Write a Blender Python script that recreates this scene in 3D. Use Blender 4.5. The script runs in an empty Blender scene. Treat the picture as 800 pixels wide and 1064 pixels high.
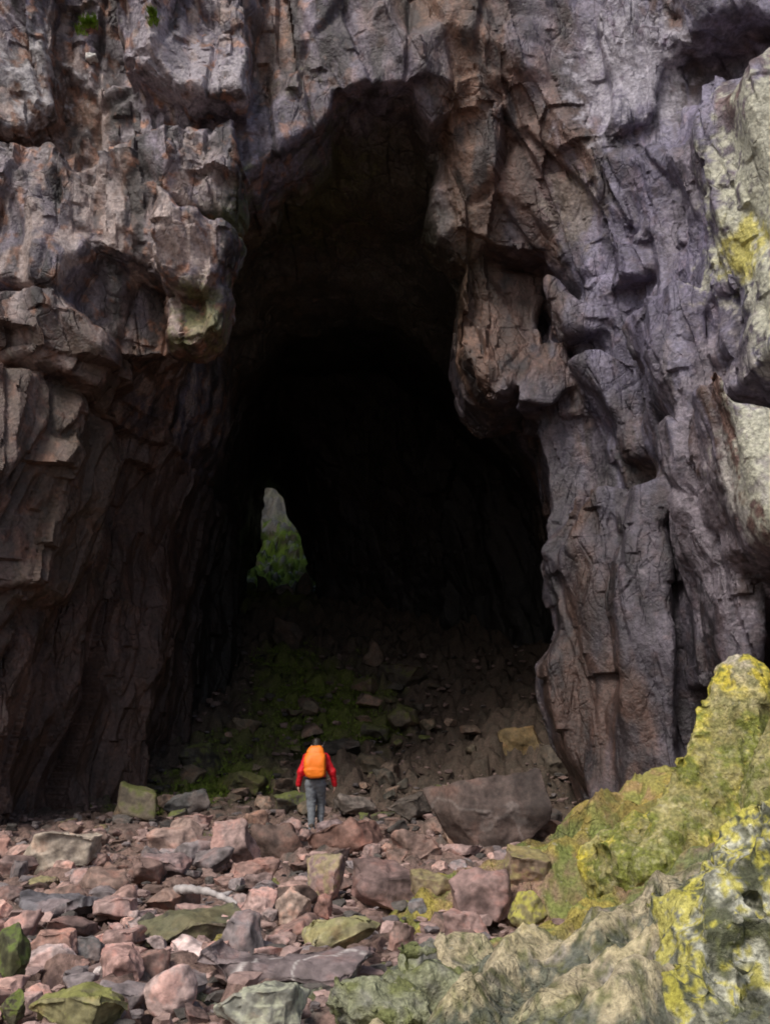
import bpy, bmesh, math, random, time
import numpy as np
from mathutils import Vector, Matrix
T0 = time.time()
rng = np.random.default_rng(11)
random.seed(11)
scene = bpy.context.scene
COL = scene.collection
f32 = np.float32

# ------------------------------------------------------------------ camera
EYE = 1.7
PITCH = math.radians(14.0)
FPX = 1000.0
CP, SP = math.cos(PITCH), math.sin(PITCH)
cam_d = bpy.data.cameras.new('camera')
cam = bpy.data.objects.new('camera', cam_d)
COL.objects.link(cam)
cam.location = (0, 0, EYE)
cam.rotation_euler = (math.radians(90) + PITCH, 0, 0)
cam_d.sensor_fit = 'VERTICAL'
cam_d.sensor_height = 36.0
cam_d.lens = 36.0 * FPX / 1064.0
cam_d.clip_end = 2000
scene.camera = cam


def ray(px, py):
    dx = (px - 400.0) / FPX
    dy = (532.0 - py) / FPX
    return dx, CP - dy * SP, SP + dy * CP


def at(px, py, Y):
    """a world point at distance Y (metres ahead of the camera)"""
    dx, yd, zd = ray(px, py)
    t = Y / yd
    return np.array((dx * t, Y, EYE + zd * t))


# ------------------------------------------------------------------ noise
PERM = rng.permutation(256).astype(np.int32)
PERM2 = np.concatenate([PERM, PERM, PERM])
GR = rng.normal(size=(256, 3))
GR = (GR / np.linalg.norm(GR, axis=1, keepdims=True)).astype(f32)
RV = rng.random((256, 4)).astype(f32)


def hsh(ix, iy, iz, s=0):
    return PERM2[PERM2[PERM2[(ix + s * 37) & 255] + (iy & 255)] + (iz & 255)]


from concurrent.futures import ThreadPoolExecutor
POOL = ThreadPoolExecutor(4)


def chunked(fn):
    """run a per-point function over chunks of points, a few at a time"""
    def run(p, *a, **k):
        p = np.asarray(p, f32)
        n = len(p)
        if n <= 40000:
            return fn(p, *a, **k)
        res = list(POOL.map(lambda i: fn(p[i:i + 40000], *a, **k), range(0, n, 40000)))
        if isinstance(res[0], tuple):
            return tuple(np.concatenate(q) for q in zip(*res))
        return np.concatenate(res)
    return run


def perlin(p, s=0):
    p = p.astype(f32)
    i = np.floor(p).astype(np.int32)
    f = p - i
    u = f * f * f * (f * (f * 6 - 15) + 10)
    out = 0
    for a in (0, 1):
        wx = u[:, 0] if a else 1 - u[:, 0]
        for b in (0, 1):
            wy = u[:, 1] if b else 1 - u[:, 1]
            for c in (0, 1):
                wz = u[:, 2] if c else 1 - u[:, 2]
                g = GR[hsh(i[:, 0] + a, i[:, 1] + b, i[:, 2] + c, s)]
                d = g[:, 0] * (f[:, 0] - a) + g[:, 1] * (f[:, 1] - b) + g[:, 2] * (f[:, 2] - c)
                out = out + wx * wy * wz * d
    return out * 1.5


@chunked
def fbm(p, octv=4, s=0, gain=.5):
    o, a, q = 0, 1.0, np.asarray(p, f32)
    for k in range(octv):
        o = o + a * perlin(q, s + k)
        a *= gain
        q = q * 2.03 + 7.1
    return o


def voro(p, s=0, fast=False):
    """F1, F2, id, offset to the nearest seed"""
    p = p.astype(f32)
    i = np.floor(p - (.5 if fast else 0)).astype(np.int32)
    f = p - i
    rg_ = (0, 1) if fast else (-1, 0, 1)
    n = len(p)
    F1 = np.full(n, 9, f32)
    F2 = np.full(n, 9, f32)
    ID = np.zeros(n, np.int32)
    V = np.zeros((n, 3), f32)
    ID2 = np.zeros(n, np.int32)
    V2 = np.zeros((n, 3), f32)
    for a in rg_:
        for b in rg_:
            for c in rg_:
                h = hsh(i[:, 0] + a, i[:, 1] + b, i[:, 2] + c, s)
                r = RV[h]
                if fast:
                    r = .2 + .6 * r
                d = np.stack([a + r[:, 0] - f[:, 0], b + r[:, 1] - f[:, 1], c + r[:, 2] - f[:, 2]], 1)
                dd = (d * d).sum(1)
                m = dd < F1
                m2 = (dd < F2) & ~m
                ID2 = np.where(m, ID, np.where(m2, h, ID2))
                V2 = np.where(m[:, None], V, np.where(m2[:, None], d, V2))
                F2 = np.where(m, F1, np.minimum(F2, dd))
                F1 = np.where(m, dd, F1)
                ID = np.where(m, h, ID)
                V = np.where(m[:, None], d, V)
    return np.sqrt(F1), np.sqrt(F2), ID, V, ID2, V2


def sstep(a, b, x):
    t = np.clip((x - a) / (b - a), 0, 1)
    return t * t * (3 - 2 * t)


@chunked
def fracture(p, scale, amp, s, tilt=1.0, groove=0.3, gw=.12, warp=.25, step=1.0, fast=False):
    """blocky jointed rock: every cell has its own step and its own tilt, cells are parted by cracks"""
    q = p / np.asarray(scale, f32)
    if warp:
        w = np.stack([perlin(q * 1.3 + 11.3, s + 3), perlin(q * 1.3 + 31.7, s + 4), perlin(q * 1.3 - 17.9, s + 5)], 1)
        q = q + warp * w
    F1, F2, ID, V, ID2, V2 = voro(q, s, fast)

    def face(i, v):
        tv = (RV[(i * 3 + 91) & 255][:, :3] - .5) * 2
        return (RV[(i * 7 + 13) & 255][:, 0] - .5 + (v * tv).sum(1) * tilt) * amp
    k = sstep(0, gw, F2 - F1)
    w = .5 + .5 * k
    d = face(ID, V) * w + face(ID2, V2) * (1 - w)
    d = d - groove * amp * (1 - k)
    return d, ID, F2 - F1


@chunked
def facets(p, scale, amp, s, tilt=1.0, kappa=1.0, mode='min', warp=.06, fast=False):
    """broken faces: the envelope of many tilted planes, flat with crisp edges and no gaps ('min' ridged, 'max' notched)"""
    q = p / np.asarray(scale, f32)
    if warp:
        q = q + warp * np.stack([perlin(q * 1.3 + 11.3, s + 3), perlin(q * 1.3 + 31.7, s + 4), perlin(q * 1.3 - 17.9, s + 5)], 1)
    i = np.floor(q - (.5 if fast else 0)).astype(np.int32)
    f = q - i
    sg = 1.0 if mode == 'min' else -1.0
    best = np.full(len(q), 1e9, f32)
    ID = np.zeros(len(q), np.int32)
    rg_ = (0, 1) if fast else (-1, 0, 1)
    for a in rg_:
        for b in rg_:
            for c in rg_:
                h = hsh(i[:, 0] + a, i[:, 1] + b, i[:, 2] + c, s)
                r = RV[h]
                if fast:
                    r = .2 + .6 * r
                d = np.stack([a + r[:, 0] - f[:, 0], b + r[:, 1] - f[:, 1], c + r[:, 2] - f[:, 2]], 1)
                tv = (RV[(h * 3 + 91) & 255][:, :3] - .5) * 2
                v = RV[(h * 7 + 13) & 255][:, 0] - .5 + (d * tv).sum(1) * tilt
                v = sg * v + kappa * (d * d).sum(1)
                m = v < best
                best = np.where(m, v, best)
                ID = np.where(m, h, ID)
    return (sg * (best - .15)) * amp, ID


# ------------------------------------------------------------------ 2-D polygon distance, surface nets
def poly_sdf(X, Z, P):
    P = np.asarray(P, float)
    n = len(P)
    d = np.full(X.shape, 1e9)
    inside = np.zeros(X.shape, bool)
    for i in range(n):
        a, b = P[i], P[(i + 1) % n]
        e = b - a
        wx, wz = X - a[0], Z - a[1]
        t = np.clip((wx * e[0] + wz * e[1]) / max(e @ e, 1e-9), 0, 1)
        d = np.minimum(d, (wx - e[0] * t) ** 2 + (wz - e[1] * t) ** 2)
        c1 = (a[1] <= Z) & (b[1] > Z)
        c2 = (a[1] > Z) & (b[1] <= Z)
        cr = e[0] * wz - e[1] * wx
        inside ^= (c1 & (cr > 0)) | (c2 & (cr < 0))
    d = np.sqrt(d)
    return np.where(inside, -d, d).astype(f32)


def smin(a, b, k):
    h = np.clip(.5 + .5 * (b - a) / k, 0, 1)
    return b + (a - b) * h - k * h * (1 - h)


def smax(a, b, k):
    return -smin(-a, -b, k)


def surface_nets(F, org, h):
    """F < 0 is solid; returns vertices and quads facing out of the solid"""
    S = F < 0
    nx, ny, nz = F.shape
    cnt = np.zeros((nx - 1, ny - 1, nz - 1), np.int8)
    for a in (0, 1):
        for b in (0, 1):
            for c in (0, 1):
                cnt += S[a:nx - 1 + a, b:ny - 1 + b, c:nz - 1 + c]
    act = (cnt > 0) & (cnt < 8)
    I = np.argwhere(act)
    idx = np.full(act.shape, -1, np.int32)
    idx[act] = np.arange(len(I))
    corner = [(a, b, c) for a in (0, 1) for b in (0, 1) for c in (0, 1)]
    val = {k: F[I[:, 0] + k[0], I[:, 1] + k[1], I[:, 2] + k[2]] for k in corner}
    acc = np.zeros((len(I), 3))
    num = np.zeros(len(I))
    for k in corner:
        for ax in range(3):
            if k[ax] == 0:
                k2 = list(k); k2[ax] = 1; k2 = tuple(k2)
                v1, v2 = val[k], val[k2]
                m = (v1 < 0) != (v2 < 0)
                t = np.where(m, v1 / np.where(m, v1 - v2, 1), 0)
                pt = np.array(k, float)[None, :].repeat(len(I), 0)
                pt[:, ax] += t
                acc += pt * m[:, None]
                num += m
    V = (I + acc / np.maximum(num, 1)[:, None]) * h + np.asarray(org)
    Q = []
    for ax in range(3):
        sl0 = [slice(None)] * 3; sl1 = [slice(None)] * 3
        sl0[ax] = slice(0, -1); sl1[ax] = slice(1, None)
        A, B = S[tuple(sl0)], S[tuple(sl1)]
        E = np.argwhere(A != B)
        b_, c_ = (ax + 1) % 3, (ax + 2) % 3
        ok = (E[:, b_] > 0) & (E[:, c_] > 0) & (E[:, b_] < F.shape[b_] - 1) & (E[:, c_] < F.shape[c_] - 1)
        E = E[ok]
        s = A[E[:, 0], E[:, 1], E[:, 2]]

        def cell(db, dc):
            q = E.copy(); q[:, b_] -= db; q[:, c_] -= dc
            return idx[q[:, 0], q[:, 1], q[:, 2]]
        q = np.stack([cell(1, 1), cell(0, 1), cell(0, 0), cell(1, 0)], 1)
        q[~s] = q[~s][:, ::-1]
        Q.append(q)
    return V, np.concatenate(Q)


def mesh_np(name, V, Fc, smooth=True):
    me = bpy.data.meshes.new(name)
    V = np.asarray(V, f32)
    Fc = np.asarray(Fc, np.int32)
    k = Fc.shape[1]
    me.vertices.add(len(V))
    me.vertices.foreach_set('co', V.ravel())
    me.loops.add(Fc.size)
    me.loops.foreach_set('vertex_index', Fc.ravel())
    me.polygons.add(len(Fc))
    me.polygons.foreach_set('loop_start', np.arange(len(Fc), dtype=np.int32) * k)
    me.polygons.foreach_set('use_smooth', np.full(len(Fc), smooth, bool))
    me.update(calc_edges=True)
    return me


def vnormals(V, Fc):
    a = V[Fc[:, 0]]
    if Fc.shape[1] == 4:
        n = np.cross(V[Fc[:, 2]] - a, V[Fc[:, 3]] - V[Fc[:, 1]])
    else:
        n = np.cross(V[Fc[:, 1]] - a, V[Fc[:, 2]] - a)
    N = np.zeros_like(V)
    for k in range(Fc.shape[1]):
        for c in range(3):
            N[:, c] += np.bincount(Fc[:, k], n[:, c], len(V))
    return N / np.maximum(np.linalg.norm(N, axis=1, keepdims=True), 1e-9)


def subdiv(V, Fc, levels):
    me = mesh_np('tmp', V, Fc)
    ob = bpy.data.objects.new('tmp', me)
    COL.objects.link(ob)
    md = ob.modifiers.new('s', 'SUBSURF')
    md.levels = md.render_levels = levels
    dg = bpy.context.evaluated_depsgraph_get()
    m2 = bpy.data.meshes.new_from_object(ob.evaluated_get(dg))
    V2 = np.empty(len(m2.vertices) * 3, f32)
    m2.vertices.foreach_get('co', V2)
    F2 = np.empty(len(m2.loops), np.int32)
    m2.loops.foreach_get('vertex_index', F2)
    bpy.data.objects.remove(ob)
    bpy.data.meshes.remove(me)
    bpy.data.meshes.remove(m2)
    return V2.reshape(-1, 3), F2.reshape(-1, 4)


def set_col(me, C):
    a = me.color_attributes.new('Col', 'FLOAT_COLOR', 'POINT')
    A = np.ones((len(C), 4), f32)
    A[:, :3] = np.clip(C, 0.004, .95)
    a.data.foreach_set('color', A.ravel())


def link(name, me, mat=None, parent=None):
    o = bpy.data.objects.new(name, me)
    COL.objects.link(o)
    if mat is not None:
        me.materials.append(mat)
    if parent is not None:
        o.parent = parent
    return o


def tag(o, label=None, cat=None, group=None, kind=None):
    if label: o['label'] = label
    if cat: o['category'] = cat
    if group: o['group'] = group
    if kind: o['kind'] = kind
    return o


def mixc(a, b, t):
    return a + (np.asarray(b, f32)[None, :] - a) * np.asarray(t, f32)[:, None]


# ------------------------------------------------------------------ materials
def rock_material(name, fine=14.0, bump=.5, dist=.02, rough=.85, spec=.3, var=.5):
    m = bpy.data.materials.new(name)
    m.use_nodes = True
    N, L = m.node_tree.nodes, m.node_tree.links
    b = N['Principled BSDF']
    b.inputs['Roughness'].default_value = rough
    b.inputs['Specular IOR Level'].default_value = spec
    tc = N.new('ShaderNodeTexCoord')
    at_ = N.new('ShaderNodeAttribute'); at_.attribute_name = 'Col'
    n1 = N.new('ShaderNodeTexNoise'); n1.inputs['Scale'].default_value = fine
    n1.inputs['Detail'].default_value = 5; n1.inputs['Roughness'].default_value = .65
    n2 = N.new('ShaderNodeTexNoise'); n2.inputs['Scale'].default_value = fine * .28
    n2.inputs['Detail'].default_value = 6; n2.inputs['Roughness'].default_value = .7
    L.new(tc.outputs['Object'], n1.inputs['Vector'])
    L.new(tc.outputs['Object'], n2.inputs['Vector'])
    mr = N.new('ShaderNodeMapRange')
    mr.inputs['From Min'].default_value = .3; mr.inputs['From Max'].default_value = .7
    mr.inputs['To Min'].default_value = 1 - var; mr.inputs['To Max'].default_value = 1 + var
    L.new(n1.outputs['Fac'], mr.inputs['Value'])
    mu = N.new('ShaderNodeVectorMath'); mu.operation = 'SCALE'
    L.new(at_.outputs['Color'], mu.inputs[0])
    L.new(mr.outputs['Result'], mu.inputs['Scale'])
    L.new(mu.outputs[0], b.inputs['Base Color'])
    ad = N.new('ShaderNodeMath'); ad.operation = 'MULTIPLY_ADD'
    L.new(n2.outputs['Fac'], ad.inputs[0]); ad.inputs[1].default_value = 2.0
    L.new(n1.outputs['Fac'], ad.inputs[2])
    bp = N.new('ShaderNodeBump'); bp.inputs['Strength'].default_value = bump
    bp.inputs['Distance'].default_value = dist
    L.new(ad.outputs[0], bp.inputs['Height'])
    L.new(bp.outputs['Normal'], b.inputs['Normal'])
    return m


def plain(name, col, rough=.7, var=.25, scale=30, bump=.2, dist=.004, spec=.3):
    m = bpy.data.materials.new(name)
    m.use_nodes = True
    N, L = m.node_tree.nodes, m.node_tree.links
    b = N['Principled BSDF']
    b.inputs['Roughness'].default_value = rough
    b.inputs['Specular IOR Level'].default_value = spec
    tc = N.new('ShaderNodeTexCoord')
    n = N.new('ShaderNodeTexNoise'); n.inputs['Scale'].default_value = scale; n.inputs['Detail'].default_value = 5
    L.new(tc.outputs['Object'], n.inputs['Vector'])
    r = N.new('ShaderNodeValToRGB')
    c = np.array(col)
    r.color_ramp.elements[0].position = .3; r.color_ramp.elements[1].position = .7
    r.color_ramp.elements[0].color = (*(c * (1 - var)), 1)
    r.color_ramp.elements[1].color = (*np.minimum(c * (1 + var), .95), 1)
    L.new(n.outputs['Fac'], r.inputs['Fac'])
    L.new(r.outputs['Color'], b.inputs['Base Color'])
    bp = N.new('ShaderNodeBump'); bp.inputs['Strength'].default_value = bump; bp.inputs['Distance'].default_value = dist
    L.new(n.outputs['Fac'], bp.inputs['Height'])
    L.new(bp.outputs['Normal'], b.inputs['Normal'])
    return m


def add_cracks(m, scale, stretch, depth):
    """crisp fracture lines, finer than the mesh"""
    N, L = m.node_tree.nodes, m.node_tree.links
    tc = N.new('ShaderNodeTexCoord')
    mp = N.new('ShaderNodeMapping'); mp.inputs['Scale'].default_value = (1, 1, stretch)
    mp.inputs['Rotation'].default_value = (0, math.radians(12), 0)
    L.new(tc.outputs['Object'], mp.inputs['Vector'])
    wn = N.new('ShaderNodeTexNoise'); wn.inputs['Scale'].default_value = 1.5; wn.inputs['Detail'].default_value = 3
    L.new(mp.outputs[0], wn.inputs['Vector'])
    mx = N.new('ShaderNodeVectorMath'); mx.operation = 'MULTIPLY_ADD'
    mx.inputs[1].default_value = (.2, .2, .2)
    L.new(wn.outputs['Color'], mx.inputs[0]); L.new(mp.outputs[0], mx.inputs[2])
    bump_in = [x for x in N if x.type == 'BUMP'][0]
    last = bump_in
    for sc_, dp in ((scale, depth), (scale * 3.1, depth * .4)):
        v = N.new('ShaderNodeTexVoronoi'); v.feature = 'DISTANCE_TO_EDGE'; v.inputs['Scale'].default_value = sc_
        c = N.new('ShaderNodeTexVoronoi'); c.feature = 'F1'; c.inputs['Scale'].default_value = sc_
        L.new(mx.outputs[0], v.inputs['Vector']); L.new(mx.outputs[0], c.inputs['Vector'])
        r = N.new('ShaderNodeMapRange'); r.inputs['From Max'].default_value = .045
        L.new(v.outputs['Distance'], r.inputs['Value'])
        sx = N.new('ShaderNodeSeparateColor'); L.new(c.outputs['Color'], sx.inputs[0])
        ad = N.new('ShaderNodeMath'); ad.operation = 'MULTIPLY_ADD'; ad.inputs[1].default_value = .6
        L.new(sx.outputs[0], ad.inputs[0]); L.new(r.outputs['Result'], ad.inputs[2])
        pm = N.new('ShaderNodeMapRange'); pm.inputs['From Min'].default_value = .42; pm.inputs['From Max'].default_value = .62
        pn = N.new('ShaderNodeTexNoise'); pn.inputs['Scale'].default_value = .45; pn.inputs['Detail'].default_value = 2
        L.new(tc.outputs['Object'], pn.inputs['Vector']); L.new(pn.outputs['Fac'], pm.inputs['Value'])
        b = N.new('ShaderNodeBump'); L.new(pm.outputs['Result'], b.inputs['Strength']); b.inputs['Distance'].default_value = dp
        L.new(ad.outputs[0], b.inputs['Height'])
        L.new(b.outputs['Normal'], last.inputs['Normal'])
        last = b


M_CLIFF = rock_material('cliff_rock', fine=11, bump=.75, dist=.06, rough=.46, spec=.5, var=.5)
add_cracks(M_CLIFF, 1.0, .4, .05)


def add_speckle(m, scale, col, lo, hi, amt):
    """crusts of lichen: small spots with broken edges"""
    N, L = m.node_tree.nodes, m.node_tree.links
    b = N['Principled BSDF']
    src = b.inputs['Base Color'].links[0].from_socket
    tc = N.new('ShaderNodeTexCoord')
    n = N.new('ShaderNodeTexNoise'); n.inputs['Scale'].default_value = scale
    n.inputs['Detail'].default_value = 7; n.inputs['Roughness'].default_value = .72
    L.new(tc.outputs['Object'], n.inputs['Vector'])
    r = N.new('ShaderNodeMapRange')
    r.inputs['From Min'].default_value = lo; r.inputs['From Max'].default_value = hi; r.inputs['To Max'].default_value = amt
    L.new(n.outputs['Fac'], r.inputs['Value'])
    mx = N.new('ShaderNodeMix'); mx.data_type = 'RGBA'
    L.new(r.outputs['Result'], mx.inputs['Factor'])
    L.new(src, mx.inputs['A']); mx.inputs['B'].default_value = (*col, 1)
    L.new(mx.outputs['Result'], b.inputs['Base Color'])

M_STONE = rock_material('beach_stone', fine=16, bump=.45, dist=.018, rough=.75, spec=.35, var=.35)
M_OUT = rock_material('lichen_rock', fine=26, bump=.9, dist=.03, rough=.9, spec=.2, var=.5)
add_cracks(M_OUT, 5.0, .8, .02)
add_speckle(M_OUT, 11, (.09, .095, .06), .58, .68, .65)
add_speckle(M_OUT, 16, (.44, .42, .33), .60, .68, .6)
M_GROUND = rock_material('rubble_soil', fine=18, bump=.7, dist=.03, rough=.9, spec=.2, var=.5)


def moss_mat(name, c0, c1):
    m = plain(name, c0, rough=.9, var=.5, scale=9, spec=.15)
    return m


M_MOSS = moss_mat('moss', (.13, .18, .03), None)
M_GRASS = moss_mat('grass', (.17, .27, .04), None)

# ------------------------------------------------------------------ ground height
GY = np.array([-400, 0, 6, 12, 20.5, 25, 28, 31, 34, 38, 42, 46, 49, 56, 62, 400])
GZ = np.array([-.6, -.1, 0, 0, .06, .25, .55, 1.3, 2.4, 4.4, 6.6, 8.7, 9.8, 10.2, 10.4, 10.5])


def ground_h(x, y):
    x = np.asarray(x, float); y = np.asarray(y, float)
    z = np.interp(y, GY, GZ)
    k = sstep(28, 34, y)
    return z + k * .10 * np.maximum(0, np.abs(x + 1) - 3)


def ground_at(px, py):
    dx, yd, zd = ray(px, py)
    lo, hi = 2.0, 60.0
    for Y in np.arange(2, 60, .05):
        t = Y / yd
        if EYE + zd * t < ground_h(dx * t, Y):
            return np.array((dx * t, Y, float(ground_h(dx * t, Y))))
    return at(px, py, 60)


# ------------------------------------------------------------------ THE CLIFF
H = .10
ox, oy, oz = -13.0, 12.0, -1.2
xs = np.arange(ox, 12.5, H); ys = np.arange(oy, 54, H); zs = np.arange(oz, 28.0, H)
XX, ZZ = np.meshgrid(xs, zs, indexing='ij')
BIG = 1100
SECT = [  # open space at each distance, as an outline
    (12.0, [(-600, 1500), (-600, -900), (1400, -900), (1400, 1500)]),
    (16.0, [(-300, 1300), (-300, -900), (1010, -900), (960, 100), (950, 1300)]),
    (19.6, [(-70, BIG), (-60, 420), (-60, 390), (-120, 370), (-120, -800), (900, -800), (830, 60), (815, 300), (815, 600), (830, BIG)]),
    (21.2, [(6, BIG), (4, 420), (4, 395), (-60, 370), (-80, -800), (800, -800), (740, 60), (745, 300), (775, 600), (800, BIG)]),
    (22.4, [(30, BIG), (34, 430), (60, 396), (222, 352), (234, 190), (240, 140), (262, 120), (310, 106), (360, 98), (440, 90), (530, 84), (580, 90), (618, 150), (655, 240), (688, 340), (704, 430), (735, 600), (740, BIG)]),
    (24.0, [(58, BIG), (75, 430), (110, 398), (214, 356), (224, 205), (240, 170), (285, 146), (350, 134), (436, 128), (450, 160), (468, 240), (556, 264), (598, 310), (632, 420), (660, 560), (680, 700), (680, BIG)]),
    (25.5, [(84, BIG), (104, 450), (140, 410), (205, 362), (216, 235), (244, 204), (290, 190), (360, 186), (430, 190), (456, 205), (476, 264), (540, 284), (558, 320), (560, 440), (590, 560), (625, 700), (645, BIG)]),
    (28.0, [(126, BIG), (150, 620), (170, 470), (208, 400), (226, 310), (268, 262), (350, 246), (430, 258), (490, 315), (520, 430), (552, 470), (568, 560), (590, 700), (610, BIG)]),
    (33.0, [(190, BIG), (205, 600), (230, 480), (256, 400), (300, 356), (400, 350), (480, 400), (548, 510), (575, 620), (590, BIG)]),
    (40.0, [(236, BIG), (250, 600), (262, 480), (300, 400), (400, 390), (520, 490), (560, 600), (580, BIG)]),
    (44.5, [(246, BIG), (258, 590), (270, 505), (290, 470), (330, 520), (400, 590), (470, 700), (470, BIG)]),
    (47.5, [(260, 1000), (266, 600), (278, 566), (276, 540), (281, 510), (288, 516), (294, 540), (308, 560), (312, 585), (322, 606), (324, 1000)]),
    (50.0, [(252, 1000), (258, 600), (272, 545), (274, 508), (285, 502), (300, 532), (318, 570), (334, 602), (340, 1000)]),
    (54.0, [(200, 1000), (220, 600), (262, 500), (285, 470), (318, 500), (350, 600), (380, 1000)]),
]
SY = np.array([s[0] for s in SECT])
SS = [poly_sdf(XX, ZZ, [at(px, py, Y)[[0, 2]] for px, py in P]) for Y, P in SECT]
F = np.empty((len(xs), len(ys), len(zs)), f32)
for j, y in enumerate(ys):
    k = min(max(np.searchsorted(SY, y) - 1, 0), len(SY) - 2)
    t = np.clip((y - SY[k]) / (SY[k + 1] - SY[k]), 0, 1)
    F[:, j, :] = -(SS[k] * (1 - t) + SS[k + 1] * t)
F = np.clip(F, -3, 3)
F *= .8
F += .18


def block(P, Y, thick=3.0, ax=0.0, az=0.0, k=.09, carve=False, taper=.12):
    """a joint-bounded block of the cliff: outline of its front face at distance Y, running back into the rock.
    ax, az: metres further away per metre to the right / up"""
    pts = np.array([at(px, py, Y) for px, py in P])
    cx, cz = pts[:, 0].mean(), pts[:, 2].mean()
    x0, x1, z0, z1 = pts[:, 0].min() - .8, pts[:, 0].max() + .8, pts[:, 2].min() - .8, pts[:, 2].max() + .8
    tl = abs(ax) * (x1 - x0) + abs(az) * (z1 - z0)
    i0, i1 = max(int((x0 - ox) / H), 0), min(int((x1 - ox) / H) + 1, len(xs))
    j0, j1 = max(int((Y - tl - .8 - oy) / H), 0), min(int((Y + thick + tl + .8 - oy) / H) + 1, len(ys))
    k0, k1 = max(int((z0 - oz) / H), 0), min(int((z1 - oz) / H) + 1, len(zs))
    if i1 <= i0 or j1 <= j0 or k1 <= k0:
        return
    X2, Z2 = XX[i0:i1, k0:k1], ZZ[i0:i1, k0:k1]
    d2 = poly_sdf(X2, Z2, pts[:, [0, 2]])
    fr = Y + ax * (X2 - cx) + az * (Z2 - cz)
    y = ys[j0:j1][None, :, None]
    dy = (fr[:, None, :] - y)
    d = smax(d2[:, None, :] + taper * dy * (1 if not carve else -1) * .5, np.abs(dy + thick / 2) - thick / 2, .25)
    sub = F[i0:i1, j0:j1, k0:k1]
    F[i0:i1, j0:j1, k0:k1] = smax(sub, -d, k) if carve else smin(sub, d.astype(f32), k)


# shoulders of the arch
block([(222, 60), (352, 62), (336, 122), (298, 156), (252, 190), (226, 202)], 22.3, 3, .1)
block([(318, 60), (372, 62), (350, 92), (322, 98)], 22.6, 2.5)
block([(420, 52), (470, 50), (478, 96), (448, 128), (428, 96)], 22.8, 2.5)
# right wall, from the cave's edge outwards
block([(432, 100), (447, 135), (452, 165), (448, 215), (460, 240), (483, 263), (505, 247), (516, 235), (522, 200), (506, 150), (480, 100)], 24.2, 2.4, .1, -.05)
block([(474, 95), (488, 90), (502, 105), (501, 142), (480, 147)], 23.6, 2)
block([(508, 82), (545, 80), (553, 160), (548, 238), (520, 238), (516, 170)], 24.6, 3, -.15)
block([(486, 278), (508, 266), (552, 270), (552, 385), (546, 402), (516, 410), (494, 392), (482, 360), (480, 312)], 24.7, 3.6, .15, .10)
block([(556, 165), (574, 172), (592, 270), (572, 276), (556, 270)], 24.2, 3)
block([(568, 165), (606, 155), (618, 200), (632, 262), (578, 270)], 23.6, 3, -.25)
block([(574, 32), (606, 26), (614, 66), (582, 96)], 22.9, 3)
block([(604, 118), (640, 124), (682, 160), (692, 258), (650, 276), (624, 212)], 22.6, 3, -.3)
block([(616, 8), (640, -40), (690, -40), (702, 60), (692, 116), (660, 131), (640, 116), (626, 60)], 21.2, 3.5, -.1, -.1)
block([(650, 252), (690, 240), (693, 280), (655, 284)], 21.9, 2.5)
block([(684, 150), (720, 155), (745, 222), (756, 300), (722, 312), (696, 242)], 21.0, 3, -.35)
block([(706, -40), (800, -60), (860, -40), (850, 20), (780, 10), (722, 12)], 19.6, 3)
block([(735, 68), (777, 98), (772, 152), (738, 150)], 19.8, 2.5)
block([(560, 272), (600, 298), (640, 328), (692, 345), (702, 366), (640, 352), (600, 347), (570, 312)], 23.5, 2.2)
block([(600, 368), (640, 355), (692, 398), (708, 440), (702, 484), (662, 472), (650, 432), (612, 386)], 23.0, 3, -.4)
block([(556, 350), (590, 352), (604, 400), (580, 420), (556, 415)], 24.2, 3)
block([(572, 690), (600, 640), (628, 700), (628, 845), (592, 770)], 24.2, 3)
block([(600, 560), (625, 500), (690, 512), (738, 562), (750, 690), (702, 800), (640, 860), (628, 760)], 22.6, 3, -.6)
block([(654, 500), (690, 500), (700, 700), (690, 840), (655, 850), (650, 640)], 21.9, 3, -.5)
block([(702, 282), (730, 300), (742, 370), (762, 460), (792, 560), (797, 700), (768, 700), (752, 560), (728, 470), (708, 380)], 19.4, 3, -.4)
block([(785, 60), (810, 30), (870, 20), (870, 380), (812, 352), (800, 250), (790, 140)], 16.6, 4, -.2)
block([(754, 200), (772, 190), (790, 230), (795, 296), (772, 298), (756, 284)], 18.2, 4)
block([(756, 376), (772, 402), (815, 418), (880, 430), (880, 590), (815, 545), (792, 500), (772, 450)], 16.6, 4, -.3)
# recesses of the right wall
for P, Y in (([(554, 455), (592, 448), (616, 480), (602, 496), (560, 492)], 23.4), ([(612, 390), (640, 384), (656, 418), (640, 440), (620, 428)], 22.2),):
    block(P, Y, .8, carve=True, k=.12)
# left cliff
block([(-80, -80), (45, -80), (48, 20), (40, 82), (10, 112), (-80, 122)], 20.4, 3)
block([(112, -60), (262, -60), (252, 30), (248, 92), (190, 96), (120, 62)], 20.7, 3, .05, -.05)
block([(95, 136), (240, 116), (248, 168), (238, 212), (166, 202), (160, 272), (90, 246)], 21.0, 1.6, .1)
block([(164, 194), (182, 216), (233, 220), (226, 252), (208, 292), (164, 272), (158, 240)], 20.3, 1.6, .15, -.1)
block([(162, 294), (206, 300), (232, 288), (226, 337), (200, 347), (170, 332)], 20.9, 1.6)
block([(-60, 150), (40, 130), (92, 180), (88, 250), (60, 300), (-60, 280)], 20.7, 3)
block([(-60, 300), (60, 300), (100, 340), (80, 388), (30, 372), (-60, 380)], 20.9, 3, .1)
block([(-60, 385), (30, 376), (60, 400), (50, 520), (20, 600), (-60, 640)], 20.6, 3, 1.2)
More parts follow.
